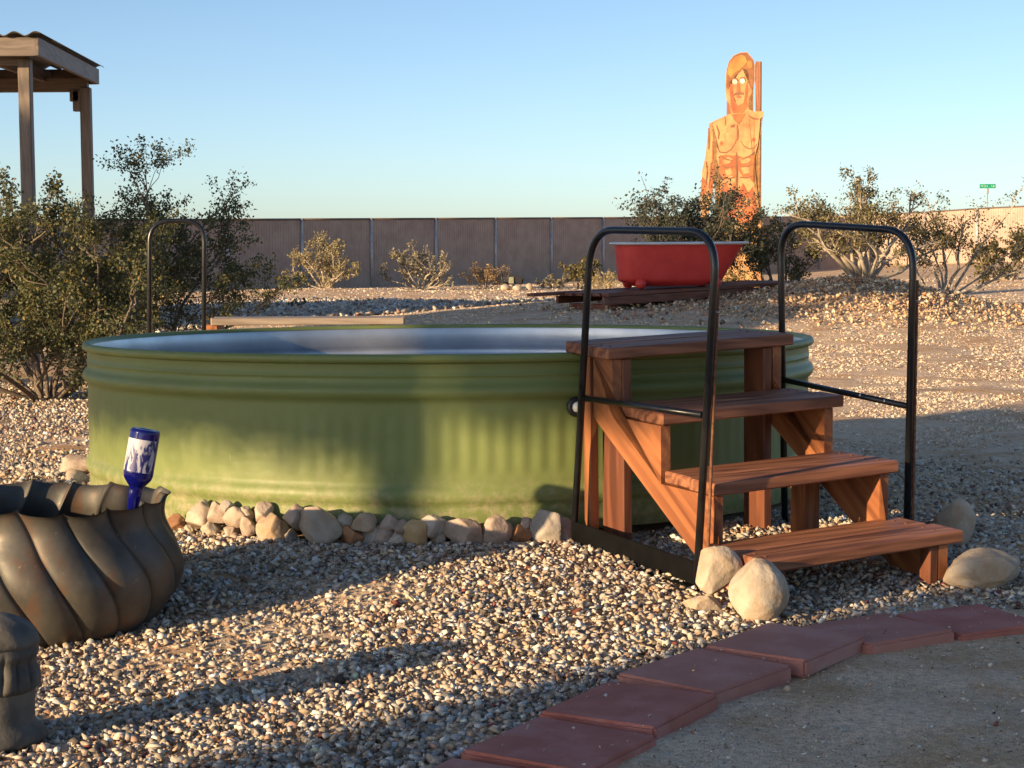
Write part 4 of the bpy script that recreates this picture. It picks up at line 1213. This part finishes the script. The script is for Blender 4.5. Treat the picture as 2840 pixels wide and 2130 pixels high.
for cx_, cy_ in ((372, 852), (646, 826)):
    art('nipple', [(cx_ + 16 * math.cos(k * 0.6283), cy_ + 20 * math.sin(k * 0.6283)) for k in range(10)], PY2, skin2, torso)
    art('nipple_tip', [(cx_ + 7 * math.cos(k * 0.7854), cy_ + 8 * math.sin(k * 0.7854)) for k in range(8)], PY2 - 0.003, line_, torso)
art('tattoo', [(448, 700), (484, 692), (486, 718), (450, 722)], PY2, line_, torso)
art('rib_shade', [(350, 960), (420, 945), (470, 960), (500, 950), (560, 975), (620, 955), (655, 960), (640, 1090), (646, 1190), (600, 1130), (560, 1150), (520, 1080), (480, 1150), (430, 1090), (400, 1160), (366, 1140), (352, 1050)], PY2, skin2, torso)
for p_ in ([(380, 1000), (430, 965), (470, 985), (440, 1020), (400, 1030)], [(520, 985), (580, 970), (625, 990), (600, 1020), (545, 1025)], [(400, 1080), (450, 1060), (470, 1110), (420, 1130)], [(540, 1060), (600, 1050), (615, 1100), (560, 1115)]):
    art('muscle', p_, PY2 - 0.003, skin, torso)
art('belly_shade', [(366, 1230), (410, 1180), (450, 1260), (480, 1170), (510, 1280), (560, 1190), (600, 1270), (640, 1220), (660, 1330), (690, 1440), (705, 1530), (640, 1480), (560, 1540), (470, 1470), (400, 1530), (372, 1420), (362, 1310)], PY2, skin2, torso)
for p_ in ([(420, 1330), (470, 1300), (500, 1360), (450, 1400)], [(560, 1320), (620, 1310), (640, 1380), (580, 1390)], [(490, 1420), (540, 1400), (560, 1450), (510, 1470)]):
    art('muscle', p_, PY2 - 0.003, skin, torso)
for p_, w_ in (([(505, 700), (512, 760), (508, 830)], 9), ([(500, 930), (506, 1010), (500, 1100), (506, 1200), (498, 1320)], 11), ([(360, 955), (410, 985), (470, 1000)], 10), ([(655, 930), (610, 965), (545, 990)], 10),
               ([(372, 1040), (420, 1058), (480, 1050)], 9), ([(640, 1030), (590, 1050), (530, 1045)], 9), ([(380, 1140), (430, 1150), (485, 1140)], 9), ([(636, 1130), (590, 1145), (530, 1140)], 9),
               ([(372, 1260), (420, 1340), (490, 1420), (530, 1440)], 12), ([(655, 1260), (620, 1340), (560, 1420), (530, 1440)], 12), ([(330, 700), (350, 760), (345, 815)], 9), ([(600, 620), (640, 650), (690, 655)], 9)):
    art('muscle_line', stroke(p_, w_ + 3), PY2 - 0.0045, line_, torso)
for p_ in ([(260, 720), (268, 800), (262, 900)], [(300, 840), (306, 920), (300, 985)], [(240, 1000), (250, 1090), (238, 1200)], [(280, 1020), (276, 1120), (262, 1230)]):
    art('muscle_line', stroke(p_, 11), PY1 - 0.003, line_, arm)
art('face_shade', [(446, 345), (462, 372), (470, 430), (480, 490), (500, 530), (470, 515), (446, 470), (438, 400)], PY1, skin2, head)
art('face_shade', [(590, 330), (596, 400), (590, 470), (562, 515), (572, 450), (576, 380)], PY1, skin2, head)
art('arm_shade', [(292, 830), (322, 830), (322, 980), (300, 1140), (288, 1290), (262, 1310), (276, 1100), (290, 960)], PY1, skin2, arm)
art('forearm_shade', [(205, 1130), (250, 1180), (230, 1280), (195, 1290)], PY1, skin2, arm)
def fpost(x0, x1, ztop, depth):
    c = fz([((x0 + x1) / 2, ztop), ((x0 + x1) / 2, 2230)])
    w = (x1 - x0) / 464
    p0 = FM_ @ Vector((c[1][0], depth, c[1][1])); p1 = FM_ @ Vector((c[0][0], depth, c[0][1]))
    board('post', p0, p1, w, 0.12, M['red_side'], fg, up=FM_.to_3x3() @ Vector((0, 1, 0)))
fpost(412, 452, 480, 0.075)
fpost(655, 700, 172, 0.075)
board('brace', FM_ @ Vector(((310 - 530) / 464, 0.03, -(1170 - 90) / 464)), FM_ @ Vector(((430 - 530) / 464, 0.03, -(1010 - 90) / 464)), 0.07, 0.03, M['red_side'], fg, up=(0, 1, 0))

# small black floodlight by the fence
fl = empty('floodlight', (0.06, 43.2, 0.0), 'small black garden floodlight on the sand before the fence', 'lamp')
zl = float(land(0.06, 43.2))
link('stand', tube_mesh('lamp_stand', [(0.05, 43.2, zl - 0.02), (0.05, 43.2, zl + 0.12)], 0.03, 8), M['black_rubber'], fl)
link('housing', box_mesh('lamp_housing', 0.26, 0.16, 0.18, 0.03, 2), M['black_rubber'], fl, Matrix.Translation((0.15, 43.2, zl + 0.22)) @ Matrix.Rotation(R(12), 4, 'Y'))
link('lens', box_mesh('lamp_lens', 0.12, 0.02, 0.15, 0.008), paint('lamp_lens', (0.28, 0.28, 0.18), 0.3), fl, Matrix.Translation((0.0, 43.1, zl + 0.22)))
link('bracket', tube_mesh('lamp_bracket', [(-0.05, 43.2, zl + 0.14), (-0.20, 43.2, zl + 0.18), (-0.23, 43.2, zl + 0.36)], 0.025, 8), M['black_rubber'], fl)
for i, (x_, y_, w_, h_2, lab) in enumerate([(-0.13, 42.9, 0.24, 0.17, 'pale boulder just left of the black floodlight'), (0.42, 42.9, 0.17, 0.18, 'pale upright stone just right of the black floodlight'), (0.15, 42.8, 0.26, 0.13, 'grey low stone in front of the black floodlight')]):
    tag(link('far_stone', rock_mesh('far_stone', w_, w_, h_2, 700 + i, sub=2), M['rock'], None, Matrix.Translation((x_, y_, float(land(x_, y_)) - 0.02))), lab, 'stone', 'stones by the floodlight')

# ------------------------------------------------------------------ unseen things added to shade the yard, outside the frame to the left
def usbox(name, u0, u1, s0, s1, z0, z1, m, parent):
    """block aligned with the house walls"""
    c = US((u0 + u1) / 2, (s0 + s1) / 2)
    return link(name, box_mesh(name, abs(u1 - u0), abs(s1 - s0), z1 - z0, 0.02), m, parent, Matrix.Translation((c[0], c[1], (z0 + z1) / 2)) @ Matrix.Rotation(R(SUN_AZ - 90), 4, 'Z'))
hc = US(-2.5, -12.5)
house_caster = empty('house_caster', (hc[0], hc[1], Z0), 'unseen stucco block behind the camera, added to cast shade', 'house_caster')  # unseen, added so its shadow covers the pavers and bare dirt
usbox('wall', -3.62, -1.2, -14.0, -11.3, Z0 - 0.2, 3.05, M['stucco'], house_caster)
usbox('roof', -3.64, -1.1, -14.2, -11.1, 3.052, 3.18, M['corrugated'], house_caster)
def caster_sheet(u0, u1, z0, z1):  # unseen, added to keep the tank's upper wall in shade
    """sloping shadow-casting sheet; z0/z1 are its eave heights at u0/u1"""
    v = []
    for (u, s, z) in ((u0, -8.0, z0), (u1, -8.0, z1), (u1, -10.2, z1 + 1.30), (u0, -10.2, z0 + 1.30)):
        x_, y_ = US(u, s)
        v += [(x_, y_, z), (x_, y_, z + 0.10)]
    f = [(0, 2, 4, 6), (1, 7, 5, 3), (0, 1, 3, 2), (2, 3, 5, 4), (4, 5, 7, 6), (6, 7, 1, 0)]
    me = bpy.data.meshes.new('caster_roof'); me.from_pydata(v, [], f)
    return link('caster_roof', me, M['corrugated'], house_caster)
caster_sheet(-7.60, -5.10, 2.56, 2.55)
caster_sheet(-5.09, -3.56, 2.78, 2.98)
for u, s in ((-7.5, -8.15), (-7.5, -10.0), (-5.20, -8.15)):  # added posts; one throws the upright shadow on the tank
    x_, y_ = US(u, s)
    board('caster_post', (x_, y_, Z0 - 0.1), (x_, y_, 2.57 + (-8 - s) * 0.59), 0.12, 0.12, M['grey_wood'], house_caster, up=(0, 1, 0))
rgv = np.random.default_rng(12)                              # leaf fringe added to soften the shadow edge of the sheets
nv_ = 1300
uu = rgv.uniform(-7.6, -3.7, nv_)
pos = np.array([US(u, -7.95 + rgv.normal(0, 0.05)) for u in uu])
zz_ = np.where(uu < -5.1, 2.56, 2.78 + (uu + 5.09) * 0.13) - np.abs(rgv.normal(0, 0.055, nv_))
cen = np.concatenate([pos, zz_[:, None]], 1)
link('caster_leaves', leaves_mesh('caster_leaves', cen, rgv.uniform(0.018, 0.03, nv_), np.full((nv_, 3), 0.1) * np.array([[1, 1.2, 0.5]]), rgv), M['leaf'], house_caster)
shc = US(-25, 6)
shed_caster = empty('shed_caster', (shc[0], shc[1], Z0), 'unseen stucco block at the left, added to cast shade', 'shed_caster')  # unseen, added to shade the cobble band behind the tank
usbox('wall', -29.5, -20.9, 4.5, 7.5, Z0 - 0.2, 2.5, M['stucco'], shed_caster)
usbox('roof', -29.7, -20.7, 4.2, 7.8, 2.502, 2.66, M['corrugated'], shed_caster)

# unseen crown on a trunk, added to shade the shade structure and the bathtub
tx_, ty_ = US(-17.4, -8.0)
tree_caster = empty('added_shade_tree', (tx_, ty_, Z0), 'unseen leafy crown and trunk at the left, added to cast shade', 'tree_caster')
tw = Twigs()
rd = random.Random(5)
tw.tube([Vector((tx_, ty_, Z0 - 0.1)), Vector((tx_ + 0.1, ty_, 1.6)), Vector((tx_, ty_ + 0.1, 3.4)), Vector((tx_, ty_, 5.0))], 0.2, 0.08, 9)
ux_ = Vector((_sa, -_ca, 0))
for k in range(14):
    d_ = ux_ * rd.uniform(-3.0, 3.0) + Vector((rd.uniform(-0.8, 0.8), rd.uniform(-0.8, 0.8), rd.uniform(0.6, 2.6)))
    b0 = Vector((tx_, ty_, rd.uniform(2.6, 4.0)))
    tw.tube([b0, b0 + d_ * 0.5 + Vector((0, 0, 0.25)), b0 + d_], 0.06, 0.015, 5)
link('trunk', tw.mesh('trunk'), M['bark'], tree_caster)
rg = np.random.default_rng(9)
def blob(n_, u_, hu, z_, hz):
    q = rg.normal(size=(n_, 3)); q /= np.linalg.norm(q, axis=1)[:, None]; q *= rg.uniform(0, 1, (n_, 1)) ** 0.4
    bx_, by_ = US(u_, -8.0)
    return np.array([bx_, by_, z_]) + q[:, :1] * hu * np.array(ux_) + q[:, 1:2] * 1.6 * np.array((_ca, _sa, 0)) + q[:, 2:] * hz * np.array((0, 0, 1))
cen = np.concatenate([blob(6500, -18.3, 2.0, 4.95, 1.2), blob(3200, -15.7, 1.4, 4.35, 0.8)])
nl = len(cen)
link('crown', leaves_mesh('crown', cen, rg.uniform(0.06, 0.14, nl), np.full((nl, 3), 0.09) * np.array([[1, 1.2, 0.5]]), rg), M['leaf'], tree_caster)
